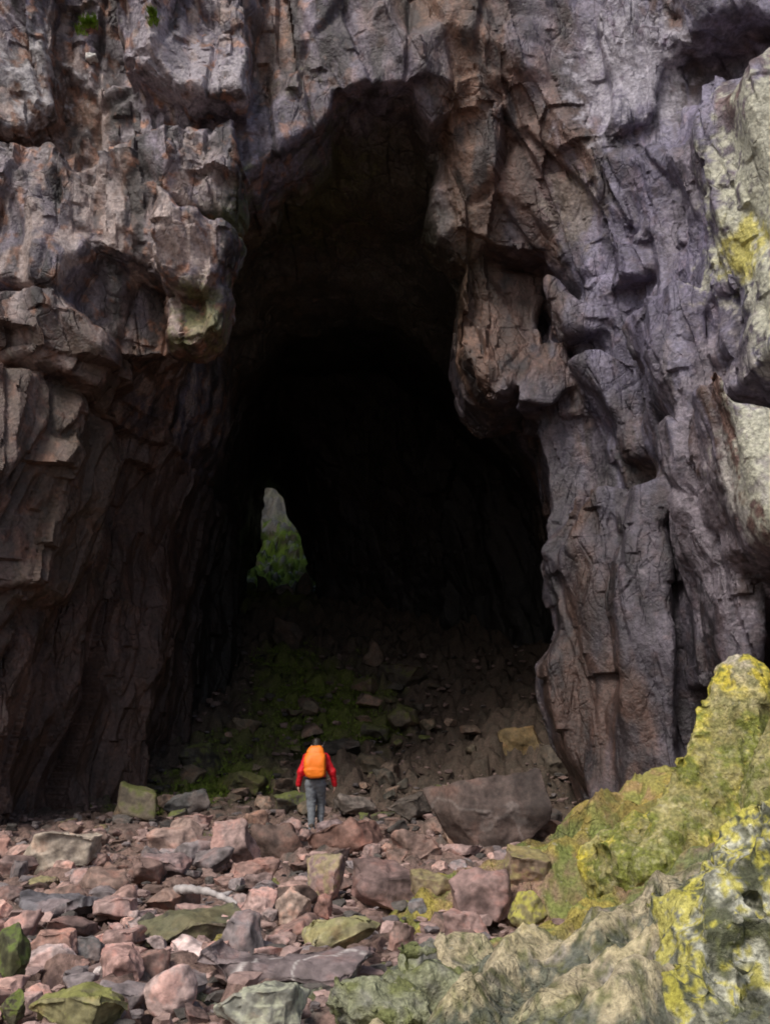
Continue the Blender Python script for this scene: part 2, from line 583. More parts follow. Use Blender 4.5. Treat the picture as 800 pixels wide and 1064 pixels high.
for P, Y in (([(95, 276), (160, 276), (166, 332), (140, 347), (95, 322)], 20.6), ([(158, 28), (216, 20), (190, 92), (160, 82)], 20.0),
             ([(110, 98), (262, 102), (262, 116), (110, 126)], 20.6)):
    block(P, Y, .8, carve=True, k=.12)

# gentle waves in the mass; the joint blocks themselves are set on its surface further down
near = np.abs(F) < 1.1
I = np.argwhere(near)
P = (I * H + np.array([ox, oy, oz])).astype(f32)
F[near] += ((.26 - .2 * sstep(40, 44, P[:, 1])) * fbm(P * .30, 3, 9)).astype(f32)


@chunked
def jointed(P):
    """coordinates along the wall, into the rock, and up; blocks lean a little"""
    u = P + .35 * np.stack([perlin(P * .3, 201), perlin(P * .3, 202), perlin(P * .3, 203)], 1)
    right = u[:, 0] > 2.6 + .05 * (u[:, 2] - 8)
    left = (u[:, 0] < -3.6) & (u[:, 2] < 10.8)
    an = np.where(right, math.radians(-52), np.where(left, math.radians(62), 0)).astype(f32)
    c, s_ = np.cos(an), np.sin(an)
    x, y, z = P[:, 0], P[:, 1], P[:, 2]
    a_ = x * c + y * s_
    b_ = -x * s_ + y * c
    # tall columns on the right, long leaning sheets low on the left
    zz = np.where(right, z * .72 + 40, np.where(left, z * .62 - 40, z))
    a_ = a_ + np.where(left, -.25, .12) * z
    return np.stack([a_, b_, zz], 1)


V, Q = surface_nets(F, (ox, oy, oz), H)
del F
print('cliff nets', len(V), round(time.time() - T0, 1))


def main_pieces(V, Q, least):
    lab = np.arange(len(V))
    while True:
        m = lab[Q].min(1)
        new = lab.copy()
        for k in range(4):
            np.minimum.at(new, Q[:, k], m)
        new = new[new]; new = new[new]
        if (new == lab).all():
            break
        lab = new
    cnt = np.bincount(lab, minlength=len(V))
    return Q[cnt[lab[Q[:, 0]]] >= least]


Q = main_pieces(V, Q, 3000)
print('islands', round(time.time() - T0, 1))


def submesh(Q, keep):
    q = Q[keep]
    u, inv = np.unique(q, return_inverse=True)
    return V[u].astype(f32), inv.reshape(-1, 4).astype(np.int32)


ctr = V[Q].mean(1)
inview = (np.abs(ctr[:, 0]) < .56 * ctr[:, 1] + .6) & (ctr[:, 2] < 1.02 * ctr[:, 1] + 2.2)
fine_ = inview & (ctr[:, 1] < 29.3)
deep_ = inview & (ctr[:, 1] > 29.0)
rest_ = ~inview
parts = [subdiv(*submesh(Q, fine_), 1), submesh(Q, deep_), submesh(Q, rest_)]
out, off_ = [], 0
Vs, Qs, IDs = [], [], []
for V_, Q_ in parts:
    N = vnormals(V_, Q_)
    for _ in range(14):      # soften the direction of growth
        fn = N[Q_].mean(1)
        N = np.stack([np.bincount(Q_.ravel(), np.repeat(fn[:, c], 4), len(V_)) for c in range(3)], 1)
        N /= np.maximum(np.linalg.norm(N, axis=1, keepdims=True), 1e-9)
    J = jointed(V_)
    f1, _ = facets(J, (1.7, 5.0, 2.6), 1.15, 1, tilt=.9, kappa=.55, mode='min')
    f2, id2 = facets(J, (.85, 2.4, 1.25), .50, 5, tilt=1.0, kappa=.6, mode='min')
    f3, id3 = facets(J, (.36, .9, .52), .17, 21, tilt=1.0, kappa=.6, mode='max', fast=True)
    f4, _ = facets(J, (.15, .35, .22), .055, 25, tilt=1.0, kappa=.6, mode='min', fast=True)
    st_, _, _ = fracture(J, (1.3, 5.0, 3.2), .34, 31, tilt=.3, groove=.45, gw=.14, warp=.06)     # open joints
    calm = (1 - .5 * (sstep(8, 5, V_[:, 2]) * sstep(2, 4, V_[:, 0]))) * (1 - .35 * sstep(27, 30, V_[:, 1])) * (1 - .65 * sstep(19.0, 17.6, V_[:, 1])) * (1 - .15 * sstep(40, 44, V_[:, 1]))
    m = .35 + .65 * sstep(-.3, .3, fbm(V_ * .35, 2, 35))
    wr = sstep(1.6, 4.2, V_[:, 0] - .05 * (V_[:, 2] - 8)); wl = sstep(-2.6, -5.0, V_[:, 0]) * sstep(12.2, 10, V_[:, 2])
    D = np.stack([-.788 * wr + .883 * wl, -.616 * wr - .469 * wl - (1 - wr - wl), 0 * wr], 1)    # the way each wall faces
    D /= np.maximum(np.linalg.norm(D, axis=1, keepdims=True), 1e-6)
    big = f1 - f1.mean() + f2 - f2.mean() + st_
    V_ = (V_ + D * (calm * big)[:, None] + N * ((f3 - f3.mean() + f4) * m * (.4 + .6 * calm) + .015 * fbm(V_ * 1.6, 4, 31))[:, None]).astype(f32)
    Vs.append(V_); Qs.append(Q_ + off_); IDs.append(id3); off_ += len(V_)
V = np.concatenate(Vs); Q = np.concatenate(Qs); id3 = np.concatenate(IDs)
print('cliff displaced', len(V), round(time.time() - T0, 1))

# rock colours: purple grey and brown beds, pale mineral streaks, lichen; haze and cave shade painted in
n1 = fbm(V * np.array([.22, .22, .14], f32), 4, 41)
n2 = fbm(V * np.array([.9, .9, .35], f32), 4, 45)
n3 = fbm(V * 2.6, 4, 49)
st = fbm(V * np.array([1.7, 1.7, .16], f32), 4, 53)
n5 = fbm(V * 9, 3, 59)
cell = RV[(id3 * 5 + 3) & 255][:, 0]
C = np.empty((len(V), 3), f32); C[:] = (.20, .175, .185)
C = mixc(C, (.205, .140, .110), sstep(-.15, .3, n1 + .4 * n2))
C = mixc(C, (.075, .066, .068), .85 * sstep(.05, .4, n2 - .3 * n1))
C = mixc(C, (.26, .235, .285), .7 * sstep(.05, .4, -n1 + .4 * n2) * sstep(8, 12, V[:, 2]))  # lavender beds, also painted in place of haze on the upper cliff
C = mixc(C, (.050, .045, .045), .75 * sstep(.18, .45, -st + .3 * n3) * sstep(9, 12, V[:, 2]) * sstep(2, 0, V[:, 0]))
C = mixc(C, (.33, .20, .145), sstep(.1, .5, n3 + .5 * st) * (.15 + .65 * sstep(0, -4, V[:, 0])))
C *= (.72 + .56 * cell)[:, None]
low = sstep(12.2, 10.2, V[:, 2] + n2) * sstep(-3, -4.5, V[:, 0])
C = mixc(C, (.118, .078, .062), (.88 - .2 * sstep(22.5, 20.5, V[:, 1])) * low)   # darker brown below the overhang, stronger further back
ls = fbm(np.stack([V[:, 0] * 2.4 + .5 * V[:, 2], V[:, 1] * 2.4, V[:, 2] * .35], 1), 4, 57)
C *= (1 + .55 * np.clip(ls, -.9, 1))[:, None]
pale = sstep(.22, .5, st + .25 * n3) * sstep(8, 13, V[:, 2])
C = mixc(C, (.50, .44, .43), .8 * pale * sstep(-2, -5, V[:, 0]))
C = mixc(C, (.40, .37, .42), (.8) * sstep(.0, .45, st + .3 * n1) * sstep(3.5, 6.5, V[:, 0]) * sstep(5, 9, V[:, 2]))  # lavender highlights painted into the upper right wall
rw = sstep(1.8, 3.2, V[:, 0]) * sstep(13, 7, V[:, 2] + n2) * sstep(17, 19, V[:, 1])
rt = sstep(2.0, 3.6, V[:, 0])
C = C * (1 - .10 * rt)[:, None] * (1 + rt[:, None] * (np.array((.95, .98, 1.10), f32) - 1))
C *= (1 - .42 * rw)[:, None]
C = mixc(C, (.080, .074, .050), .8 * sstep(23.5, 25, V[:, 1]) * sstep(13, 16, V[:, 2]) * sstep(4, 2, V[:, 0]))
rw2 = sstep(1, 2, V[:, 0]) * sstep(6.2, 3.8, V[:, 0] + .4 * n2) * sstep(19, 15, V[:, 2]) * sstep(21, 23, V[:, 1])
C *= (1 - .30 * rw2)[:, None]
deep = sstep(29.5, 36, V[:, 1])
C = mixc(C, (.022, .021, .020), .9 * deep)      # cave darkness painted into the rock colour, growing with depth


C *= .70
C = C * (1 + .35 * (C / np.maximum(C.mean(1, keepdims=True), 1e-4) - 1))      # iron-rich rock


def spot(px, py, Y, r, col, a=1.0, sy=1.0, thr=.0):
    global C
    c = at(px, py, Y).astype(f32)
    d = np.sqrt((V[:, 0] - c[0]) ** 2 + ((V[:, 1] - c[1]) * .6) ** 2 + ((V[:, 2] - c[2]) / sy) ** 2)
    C = mixc(C, col, a * sstep(r, r * .5, d + r * .6 * (n3 - thr) + .2 * r * n2 + r * .35 * n5))


LICH = (.50, .50, .40)
spot(815, 150, 16.6, 1.5, LICH, .9, 1.8)
spot(812, 300, 16.6, 1.1, LICH, .9, 1.7)
spot(772, 248, 18.2, .9, (.47, .47, .37), .95, 1.4)
spot(768, 262, 18.2, .5, (.54, .49, .12), .9, 1.3)
spot(800, 240, 16.6, .4, (.54, .49, .12), .9, 2.2)
spot(803, 470, 16.6, 1.15, LICH, .95, 1.5)
spot(765, 400, 16.6, .5, LICH, .9, 1.7)
spot(205, 325, 21, 1.0, (.16, .17, .06), .6)
spot(240, 250, 22.5, 1.2, (.10, .12, .04), .6, 1.5)
spot(320, 190, 26, 2.0, (.10, .10, .03), .5, 1)
spot(195, 245, 20.3, .9, (.50, .40, .37), .75)
spot(215, 180, 20.8, .7, (.36, .30, .30), .6, 1.6)
spot(235, 60, 20.2, .8, (.40, .37, .40), .6, 1.4)
spot(600, 215, 23.4, .9, (.20, .165, .14), .6, 1.4)
spot(730, 230, 21, 1.2, (.28, .25, .30), .6, 1.5)
spot(750, 500, 19.4, 1.6, (.24, .205, .235), .6, 2.2)
spot(96, 15, 20.5, .6, (.09, .15, .03), .8)
spot(20, 40, 19.4, 1.6, (.42, .40, .42), .8, 1.5)
spot(180, 50, 20.2, 1.8, (.42, .38, .42), .6)
spot(655, 60, 21.2, 1.6, (.40, .38, .44), .8, 1.2)
spot(80, 520, 23, 2.5, (.10, .10, .05), .15, 1.6)
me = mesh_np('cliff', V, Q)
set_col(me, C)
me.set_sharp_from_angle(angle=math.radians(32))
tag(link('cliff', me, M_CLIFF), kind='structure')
print('cliff done', round(time.time() - T0, 1))

# ------------------------------------------------------------------ GROUND
gx = np.concatenate([-np.geomspace(400, 12, 12)[:-1], np.arange(-12, 10, .09), np.geomspace(10, 400, 12)])
gy = np.concatenate([-np.geomspace(400, 3, 12)[:-1], np.arange(-3, 4, .5), np.arange(4, 30, .09), np.arange(30, 50, .14), np.geomspace(50, 400, 12)])
GXX, GYY = np.meshgrid(gx, gy, indexing='ij')
GV = np.stack([GXX.ravel(), GYY.ravel(), ground_h(GXX.ravel(), GYY.ravel())], 1).astype(f32)
dg1, gid, ge = fracture(GV, (.55, .55, .55), .22, 61, tilt=.9, groove=.5, gw=.2)
dg2, gid2, _ = fracture(GV, (.2, .2, .2), .09, 65, tilt=.9, groove=.5, gw=.2)
GV[:, 2] += (1 + 1.3 * sstep(24, 30, GV[:, 1])) * dg1 + dg2 + .12 * fbm(GV * .35, 3, 67) + .5 * fbm(GV * .3, 3, 68) * sstep(27, 32, GV[:, 1]) - .06
nx, ny = len(gx), len(gy)
ii = (np.arange(nx - 1)[:, None] * ny + np.arange(ny - 1)[None, :]).ravel()
GQ = np.stack([ii, ii + ny, ii + ny + 1, ii + 1], 1)
cg = RV[(gid2 * 3 + 5) & 255]
GC = np.empty((len(GV), 3), f32); GC[:] = (.17, .115, .095)
GC = mixc(GC, (.26, .17, .145), cg[:, 0] * .8)
GC = mixc(GC, (.10, .085, .075), sstep(.5, 1, cg[:, 1]))


def moss_field(P):
    """where green growth covers the rubble"""
    m = np.zeros(len(P), f32)
    for px, py, Y, r, a in ((225, 800, 29, 2.2, 1), (160, 828, 26.5, 1.3, .9), (330, 720, 36, 3.2, 1), (300, 690, 39, 2.0, .8), (380, 745, 34.5, 1.6, .7), (250, 770, 32, 2.0, .6),
                            (295, 590, 49, 3, 1)):
        c = at(px, py, Y)
        d = np.hypot(P[:, 0] - c[0], (P[:, 1] - c[1]) * .6)
        m = np.maximum(m, a * sstep(r, r * .3, d + .8 * r * .5 * fbm(P * 1.1, 3, 71)))
    return m


gm = moss_field(GV)
GC = mixc(GC, (.060, .048, .036), .8 * sstep(22, 26, GV[:, 1]))  # cave floor: shade put into the ground colour
GC = mixc(GC, (.12, .145, .03), gm * .85)
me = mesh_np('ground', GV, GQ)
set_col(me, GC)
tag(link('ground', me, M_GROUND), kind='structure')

# unseen block added above the cliff to keep sun off the far slope
bm = bmesh.new()
bmesh.ops.create_cube(bm, size=1)
bmesh.ops.scale(bm, vec=(70, 24, 22), verts=bm.verts)
bmesh.ops.translate(bm, vec=(0, 39.5, 39), verts=bm.verts)
bmesh.ops.subdivide_edges(bm, edges=bm.edges, cuts=24, use_grid_fill=True)
TV = np.array([v.co[:] for v in bm.verts], f32)
TF = np.array([[v.index for v in f.verts] for f in bm.faces], np.int32)
bm.free()
TV = (TV + 1.2 * np.stack([fbm(TV * .3, 3, 401), fbm(TV * .3, 3, 402), 0 * TV[:, 0]], 1)).astype(f32)
me = mesh_np('unseen_sun_block', TV, TF)
set_col(me, np.tile((.2, .17, .17), (len(TV), 1)))
tag(link('unseen_sun_block', me, M_CLIFF), kind='structure')

# far slope seen through the back opening of the cave
hx = np.arange(-20, 6, .14); hy = np.arange(50.5, 76, .14)
HX, HY = np.meshgrid(hx, hy, indexing='ij')
HV = np.stack([HX.ravel(), HY.ravel(), np.zeros(HX.size)], 1).astype(f32)
HV[:, 2] = 9.2 + np.interp(HV[:, 1], [50, 53, 58, 62, 70, 80], [0, .7, 4.2, 7.0, 20, 26])
df, hid, _ = fracture(HV, (1.0, 1.0, 1.0), .8, 73, tilt=.9)
HV[:, 2] += df + .6 * fbm(HV * .5, 4, 75) + fracture(HV, (.35, .35, .35), .35, 76, tilt=1)[0]
hn = fbm(HV * 1.3, 5, 77)
HC = np.empty((len(HV), 3), f32); HC[:] = (.25, .36, .05)
hm = fbm(HV * .55 + 3, 3, 78)
HC = mixc(HC, (.045, .065, .02), sstep(.0, .3, hn))
HC = mixc(HC, (.05, .048, .04), sstep(11.4, 10.2, HV[:, 2] + hn))
HC = mixc(HC, (.15, .12, .07), .9 * sstep(.0, .3, hm + .5 * hn + .13 * (HV[:, 2] - 15.5)))
HC = mixc(HC, (.55, .50, .42), .75 * sstep(15.6, 16.8, HV[:, 2] + 1.2 * hn))
HC = mixc(HC, (.30, .29, .26), sstep(.36, .46, fbm(HV * 1.6, 3, 79)))
nx, ny = len(hx), len(hy)
ii = (np.arange(nx - 1)[:, None] * ny + np.arange(ny - 1)[None, :]).ravel()
me = mesh_np('hillside', HV, np.stack([ii, ii + ny, ii + ny + 1, ii + 1], 1))
set_col(me, HC)
tag(link('hillside', me, M_GROUND), kind='structure')

# ------------------------------------------------------------------ LOOSE ROCKS
ICO = {}


def ico(k):
    if k not in ICO:
        bm = bmesh.new()
        bmesh.ops.create_icosphere(bm, subdivisions=k, radius=1)
        v = np.array([x.co[:] for x in bm.verts], f32)
        f = np.array([[x.index for x in q.verts] for q in bm.faces], np.int32)
        bm.free()
        ICO[k] = (v, f)
    return ICO[k]


def rock_shape(dims, seed, k=4, planes=14, sharp=48.0, rough=.06, jit=.3, flat_top=None):
    """a broken, slightly worn stone inside a box of the given size, base at z = 0"""
    r = np.random.default_rng(seed)
    D, Fc = ico(k)
    n = r.normal(size=(planes, 3)); n /= np.linalg.norm(n, axis=1, keepdims=True)
    n = np.concatenate([n, [[1, 0, 0], [-1, 0, 0], [0, 1, 0], [0, -1, 0], [0, 0, 1], [0, 0, -1]] + r.normal(size=(6, 3)) * .22])
    n /= np.linalg.norm(n, axis=1, keepdims=True)
    h = np.concatenate([.60 + (jit + .12) * r.random(planes), .66 + .24 * r.random(6)])
    dn = np.maximum(D @ n.T, 1e-3) / h[None, :]
    R = (dn ** sharp).sum(1) ** (-1 / sharp)
    Vv = D * R[:, None]
    Vv = Vv / np.abs(Vv).max(0)
    Vv = Vv.astype(f32) * np.asarray(dims, f32) / 2
    s = max(dims)
    N = vnormals(Vv, Fc)
    off = seed * 3.7
    d = rough * s * (.42 * fbm(Vv / s * 3.2 + off, 5, 81)) + rough * s * facets(Vv / s * 3.4 + off, (1, 1, 1), 1.1, 83, tilt=1, kappa=.7)[0] + rough * s * facets(Vv / s * 8 + off, (1, 1, 1), .4, 84, tilt=1, kappa=.7, fast=True)[0]
    Vv = Vv + N * d[:, None]
    Vv[:, 2] -= Vv[:, 2].min()
    return Vv.astype(f32), Fc


PINK, TAN, BROWN, GREY, PALE, DARK = (.285, .20, .182), (.33, .27, .21), (.17, .115, .095), (.20, .17, .17), (.46, .36, .34), (.085, .075, .068)
MOSSC, LIC, YEL = (.20, .23, .045), (.40, .41, .30), (.55, .48, .05)


def rock_colour(Vv, Fc, base, seed, top=None, topa=.8, streak=0):
    off = seed * 1.9
    s = max(np.ptp(Vv, 0))
    C = np.empty((len(Vv), 3), f32); C[:] = base
    a = fbm(Vv * (2.2 / s) + off, 4, 87)
    b = fbm(Vv * (7 / s) + off, 4, 91)
    C *= np.clip(1 + .55 * a + .5 * b, .4, 1.8)[:, None]
    C = mixc(C, np.array(base) * np.array([1.15, .8, .7]), sstep(.1, .5, a + b * .5) * .5)
    if streak:
        v = np.abs(fbm(Vv * (1.6 / s) + off, 3, 93))
        C = mixc(C, (.5, .46, .44), streak * sstep(.05, .015, v))
    if top is not None:
        N = vnormals(Vv, Fc)
        C = mixc(C, top, topa * sstep(.0, .6, .85 * N[:, 2] + 1.1 * b + .5 * a))
    return C


def boulder(name, label, cat, cx, cy, w, h, base, seed, depth=.8, top=None, topa=.8, yaw=None, tilt=(0, 0), k=5, group=None, Y=None,
            streak=0, sharp=20., planes=11, sink=.12, rough=.065, jit=.3):
    """a rock whose picture is w x h pixels round (cx, cy); it stands on the ground there"""
    p = ground_at(cx, cy + h * .42) if Y is None else at(cx, cy + h * .42, Y)
    dx, yd, zd = ray(cx, cy)
    m = p[1] / yd / FPX
    W, Hh = w * m, h * m * 1.02
    dims = (W, W * depth, Hh * (1 + sink))
    Vv, Fc = rock_shape(dims, seed, k, planes, sharp, rough, jit)
    C = rock_colour(Vv, Fc, base, seed, top, topa, streak)
    me = mesh_np(name, Vv, Fc)
    set_col(me, C)
    o = link(name, me, M_STONE)
    o.location = (p[0], p[1] + W * depth * .35, p[2] - Hh * sink)
    r = np.random.default_rng(seed + 500)
    o.rotation_euler = (math.radians(tilt[0]), math.radians(tilt[1]), math.radians(yaw if yaw is not None else r.uniform(-25, 25)))
    tag(o, label, cat, group)
    OCC.append((p[0], p[1] + W * depth * .35, W * .5))
    return o


OCC = []
B = boulder
B('boulder', 'flat-topped tan slab at the foot of the left cliff, its right side in shade', 'boulder', 58, 886, 88, 46, (.44, .37, .30), 1, tilt=(0, -8), depth=.7)
B('boulder', 'pink angular boulder with a shaded right face, left of the hiker', 'boulder', 236, 876, 78, 58, PINK, 2, planes=8)
B('boulder', 'low flat pink slab lying behind the angular pink boulder', 'boulder', 200, 856, 48, 18, PINK, 3)
B('boulder', 'reddish brown tilted slab just in front of the walking hiker', 'boulder', 362, 872, 88, 34, (.22, .125, .10), 4, tilt=(0, -14), depth=.8)
B('boulder', 'round grey-pink stone to the left of the hiker and next to the brown slab', 'stone', 298, 866, 30, 28, (.26, .19, .175), 5, planes=26)
B('boulder', 'smooth mauve stone directly beside the hiker\'s right boot', 'stone', 347, 862, 44, 24, (.27, .20, .20), 6, planes=24)
B('boulder', 'small pink rounded stone on the brown slab, left one of a touching pair', 'stone', 384, 887, 26, 20, PINK, 7, planes=26, Y=16.6)
B('boulder', 'small orange-pink rounded stone, right one of a touching pair by the brown slab', 'stone', 403, 886, 22, 17, (.40, .25, .2), 8, planes=26, Y=16.8)
B('boulder', 'upright pink boulder capped with yellow-green lichen', 'boulder', 336, 914, 52, 52, PINK, 9, top=(.25, .225, .10), topa=.65, planes=16)
B('boulder', 'dark brown block with vertical grooves beside the lichen-capped pink boulder', 'boulder', 402, 917, 86, 56, (.17, .115, .105), 10, planes=6, depth=.7)
B('boulder', 'olive-tinted brown rock at the lower end of the grooved dark block', 'boulder', 450, 930, 58, 42, (.25, .19, .12), 11, top=(.22, .20, .085), topa=.6)
B('boulder', 'plain brown rounded boulder behind the grooved dark block', 'boulder', 436, 882, 62, 34, (.23, .155, .13), 12, planes=18)
B('boulder', 'very large dark brown boulder with split faces in the right of the cave mouth', 'boulder', 512, 846, 150, 92, (.10, .072, .062), 213, planes=9, depth=.6, k=6, streak=.12, rough=.05, sink=.28)
B('boulder', 'bright green mossy boulder with pale streaks in the middle of the beach', 'boulder', 352, 968, 104, 44, (.34, .30, .17), 14, top=(.24, .24, .10), topa=.65, depth=.6, tilt=(0, -8), streak=.4)
B('boulder', 'brown blocky stone tucked against the right end of the green boulder', 'stone', 418, 976, 38, 38, (.22, .15, .13), 15)
B('boulder', 'pale pink speckled stone in front of the lichen-capped boulder', 'stone', 272, 942, 42, 34, (.45, .31, .28), 16)
B('boulder', 'sand-coloured angular stone touching the pale pink speckled stone', 'stone', 305, 946, 44, 36, (.38, .28, .23), 17)
B('boulder', 'little brick-red wedge standing below the lichen-capped boulder', 'stone', 337, 943, 22, 26, (.30, .17, .14), 18, k=4)
B('boulder', 'long grey slab with white veins lying at the front of the beach', 'boulder', 288, 1006, 190, 48, (.17, .135, .135), 19, depth=.55, tilt=(0, 4), streak=.8, planes=7, k=6)
B('boulder', 'grey boulder crusted with pale lichen at the bottom edge', 'boulder', 268, 1056, 104, 56, (.26, .26, .22), 20, top=LIC, topa=.8, k=6)
B('boulder', 'bright pale pink egg-shaped stone at the front of the beach', 'stone', 175, 1032, 62, 60, (.52, .38, .35), 21, planes=26, k=5, sharp=9, rough=.035, jit=.2)
B('boulder', 'broad yellow-green mossy boulder in the bottom left corner', 'boulder', 76, 1054, 138, 52, (.24, .22, .11), 22, top=(.20, .205, .06), topa=.85, k=6, planes=9)
B('boulder', 'dark green moss-covered boulder cut by the left edge', 'boulder', 6, 1000, 52, 66, (.10, .10, .05), 23, top=(.095, .125, .03), topa=1, planes=20)
B('boulder', 'small shaded mossy stone below the dark green boulder', 'stone', 8, 1050, 36, 36, (.09, .08, .05), 24, top=(.12, .15, .03), topa=.9)
B('boulder', 'salmon pink flat-sided block near the dark green boulder', 'stone', 48, 984, 56, 38, (.36, .22, .18), 25, planes=7)
B('boulder', 'rose-coloured wedge left of the bright egg-shaped stone', 'stone', 124, 1008, 58, 46, (.40, .25, .22), 26, planes=7)
B('boulder', 'charcoal flat stone among the pink blocks on the left', 'stone', 88, 985, 46, 26, (.14, .13, .13), 27)
B('boulder', 'dark moss-streaked flat slab across the middle left of the beach', 'boulder', 190, 967, 130, 34, (.12, .11, .085), 28, top=(.13, .13, .05), topa=.5, depth=.8, planes=7)
B('boulder', 'bluish dark flat ledge stone at the left edge', 'boulder', 60, 945, 120, 24, (.15, .14, .15), 29, depth=.9, planes=8)
B('boulder', 'small slate-grey stone at the foot of the olive-tinted rock', 'stone', 434, 945, 24, 18, (.17, .17, .175), 30, k=4)
B('boulder', 'dark slab leaning at the edge of the green moss left of the hiker', 'boulder', 192, 836, 52, 26, (.12, .115, .11), 31, tilt=(0, -10))
B('boulder', 'pale brown block lying high in the dark cave right of the moss', 'stone', 384, 676, 26, 36, (.15, .11, .085), 32, k=4, tilt=(0, 18), planes=6)
B('boulder', 'grey shaded slab behind the hiker\'s right hand', 'boulder', 372, 838, 56, 24, (.15, .125, .11), 33)
B('boulder', 'dull purple rock below the tan slab', 'stone', 168, 900, 60, 30, (.24, .175, .17), 34)
B('boulder', 'brown flat stone with an olive top at the left beneath the tan slab', 'stone', 42, 918, 50, 20, (.25, .2, .14), 35, top=(.25, .24, .1), topa=.6)
B('boulder', 'tall reddish stone wedged between the grey veined slab and the pink wedge', 'stone', 218, 992, 40, 30, (.36, .24, .21), 36)
B('boulder', 'light rose stone immediately above the grey veined slab', 'stone', 240, 968, 34, 26, (.45, .32, .29), 37)
B('boulder', 'white quartz cobble between the rose wedge and the mossy corner boulder', 'stone', 100, 1014, 18, 18, (.68, .60, .58), 38, k=4)
B('boulder', 'orange-brown squat stone left of the hiker at the moss line', 'stone', 262, 852, 34, 18, (.28, .18, .14), 39, k=4)
B('boulder', 'brown boulder half under the very large dark boulder', 'boulder', 570, 862, 60, 40, (.17, .125, .10), 40)
B('boulder', 'tan shelf-like rock left of the very large dark boulder', 'boulder', 478, 872, 40, 22, (.24, .17, .13), 41)
B('boulder', 'pink-brown flat rock in front of the angular pink boulder', 'stone', 262, 905, 60, 24, (.30, .19, .16), 42, planes=8)
B('boulder', 'dark blocky rock behind the very large dark boulder, against the right wall', 'boulder', 585, 790, 62, 44, (.10, .08, .062), 43, planes=6)
B('boulder', 'ochre-brown rock on the cave floor above the very large dark boulder', 'boulder', 545, 772, 50, 34, (.15, .105, .05), 44, planes=7)
B('boulder', 'dark grey rock left of the very large dark boulder in the shade', 'boulder', 425, 836, 52, 34, (.10, .082, .07), 45, planes=7)
B('boulder', 'black slab on the cave floor straight above the hiker', 'boulder', 345, 778, 70, 30, (.055, .05, .045), 46, planes=7)
B('boulder', 'mossy dark block near the left cave wall', 'boulder', 205, 790, 56, 34, (.06, .055, .045), 47, top=(.10, .12, .025), topa=.7, planes=7)
B('boulder', 'dim brown boulder high on the cave slope under the back opening', 'boulder', 300, 660, 46, 34, (.075, .06, .05), 48, planes=7)
B('boulder', 'dim moss-topped boulder high on the cave slope right of the back opening', 'boulder', 420, 700, 60, 34, (.08, .065, .05), 49, top=(.08, .10, .02), topa=.6, planes=7)
B('boulder', 'olive brown rock between the hiker and the left cave wall', 'boulder', 250, 815, 50, 26, (.09, .085, .05), 50, top=(.11, .12, .03), topa=.6)
B('boulder', 'split brown slab right of the tan shelf-like rock', 'boulder', 455, 858, 54, 26, (.17, .12, .10), 51, planes=6)
B('boulder', 'dark jagged rock on the left of the sill of the back opening', 'boulder', 272, 606, 20, 22, (.07, .065, .055), 52, k=4, planes=6, Y=46.5)
B('boulder', 'dark jagged rock on the right of the sill of the back opening', 'boulder', 316, 604, 22, 26, (.08, .07, .06), 53, k=4, planes=6, Y=46.5)
B('boulder', 'grey flat stone in the middle of the sill of the back opening', 'stone', 293, 612, 26, 14, (.16, .15, .14), 54, k=4, planes=6, Y=46.8)
B('boulder', 'mauve cracked slab bedded in the low left end of the lichened ledge', 'boulder', 505, 928, 84, 46, (.25, .165, .15), 61, Y=10.6, sink=.3, planes=8)
B('boulder', 'brown weathered block on the ledge between the mauve slab and the very large dark boulder', 'boulder', 552, 902, 66, 40, (.23, .165, .12), 62, Y=11.0, sink=.3, top=(.24, .225, .07), topa=.6)
B('boulder', 'pinkish wedge at the foot of the mauve slab', 'boulder', 486, 962, 54, 30, (.30, .20, .18), 63, Y=9.9, sink=.3)
B('boulder', 'yellow-green crusted lump on the ledge right of the mauve slab', 'boulder', 548, 940, 46, 38, (.25, .22, .10), 64, Y=10.0, sink=.3, top=(.36, .34, .07), topa=.9)
print('boulders', round(time.time() - T0, 1))

# smaller cobbles, each one its own, over the beach and the mouth of the cave
def free(x, y, r, f=.62):
    return all((x - a) ** 2 + (y - b) ** 2 > ((r + c) * f) ** 2 for a, b, c in OCC)


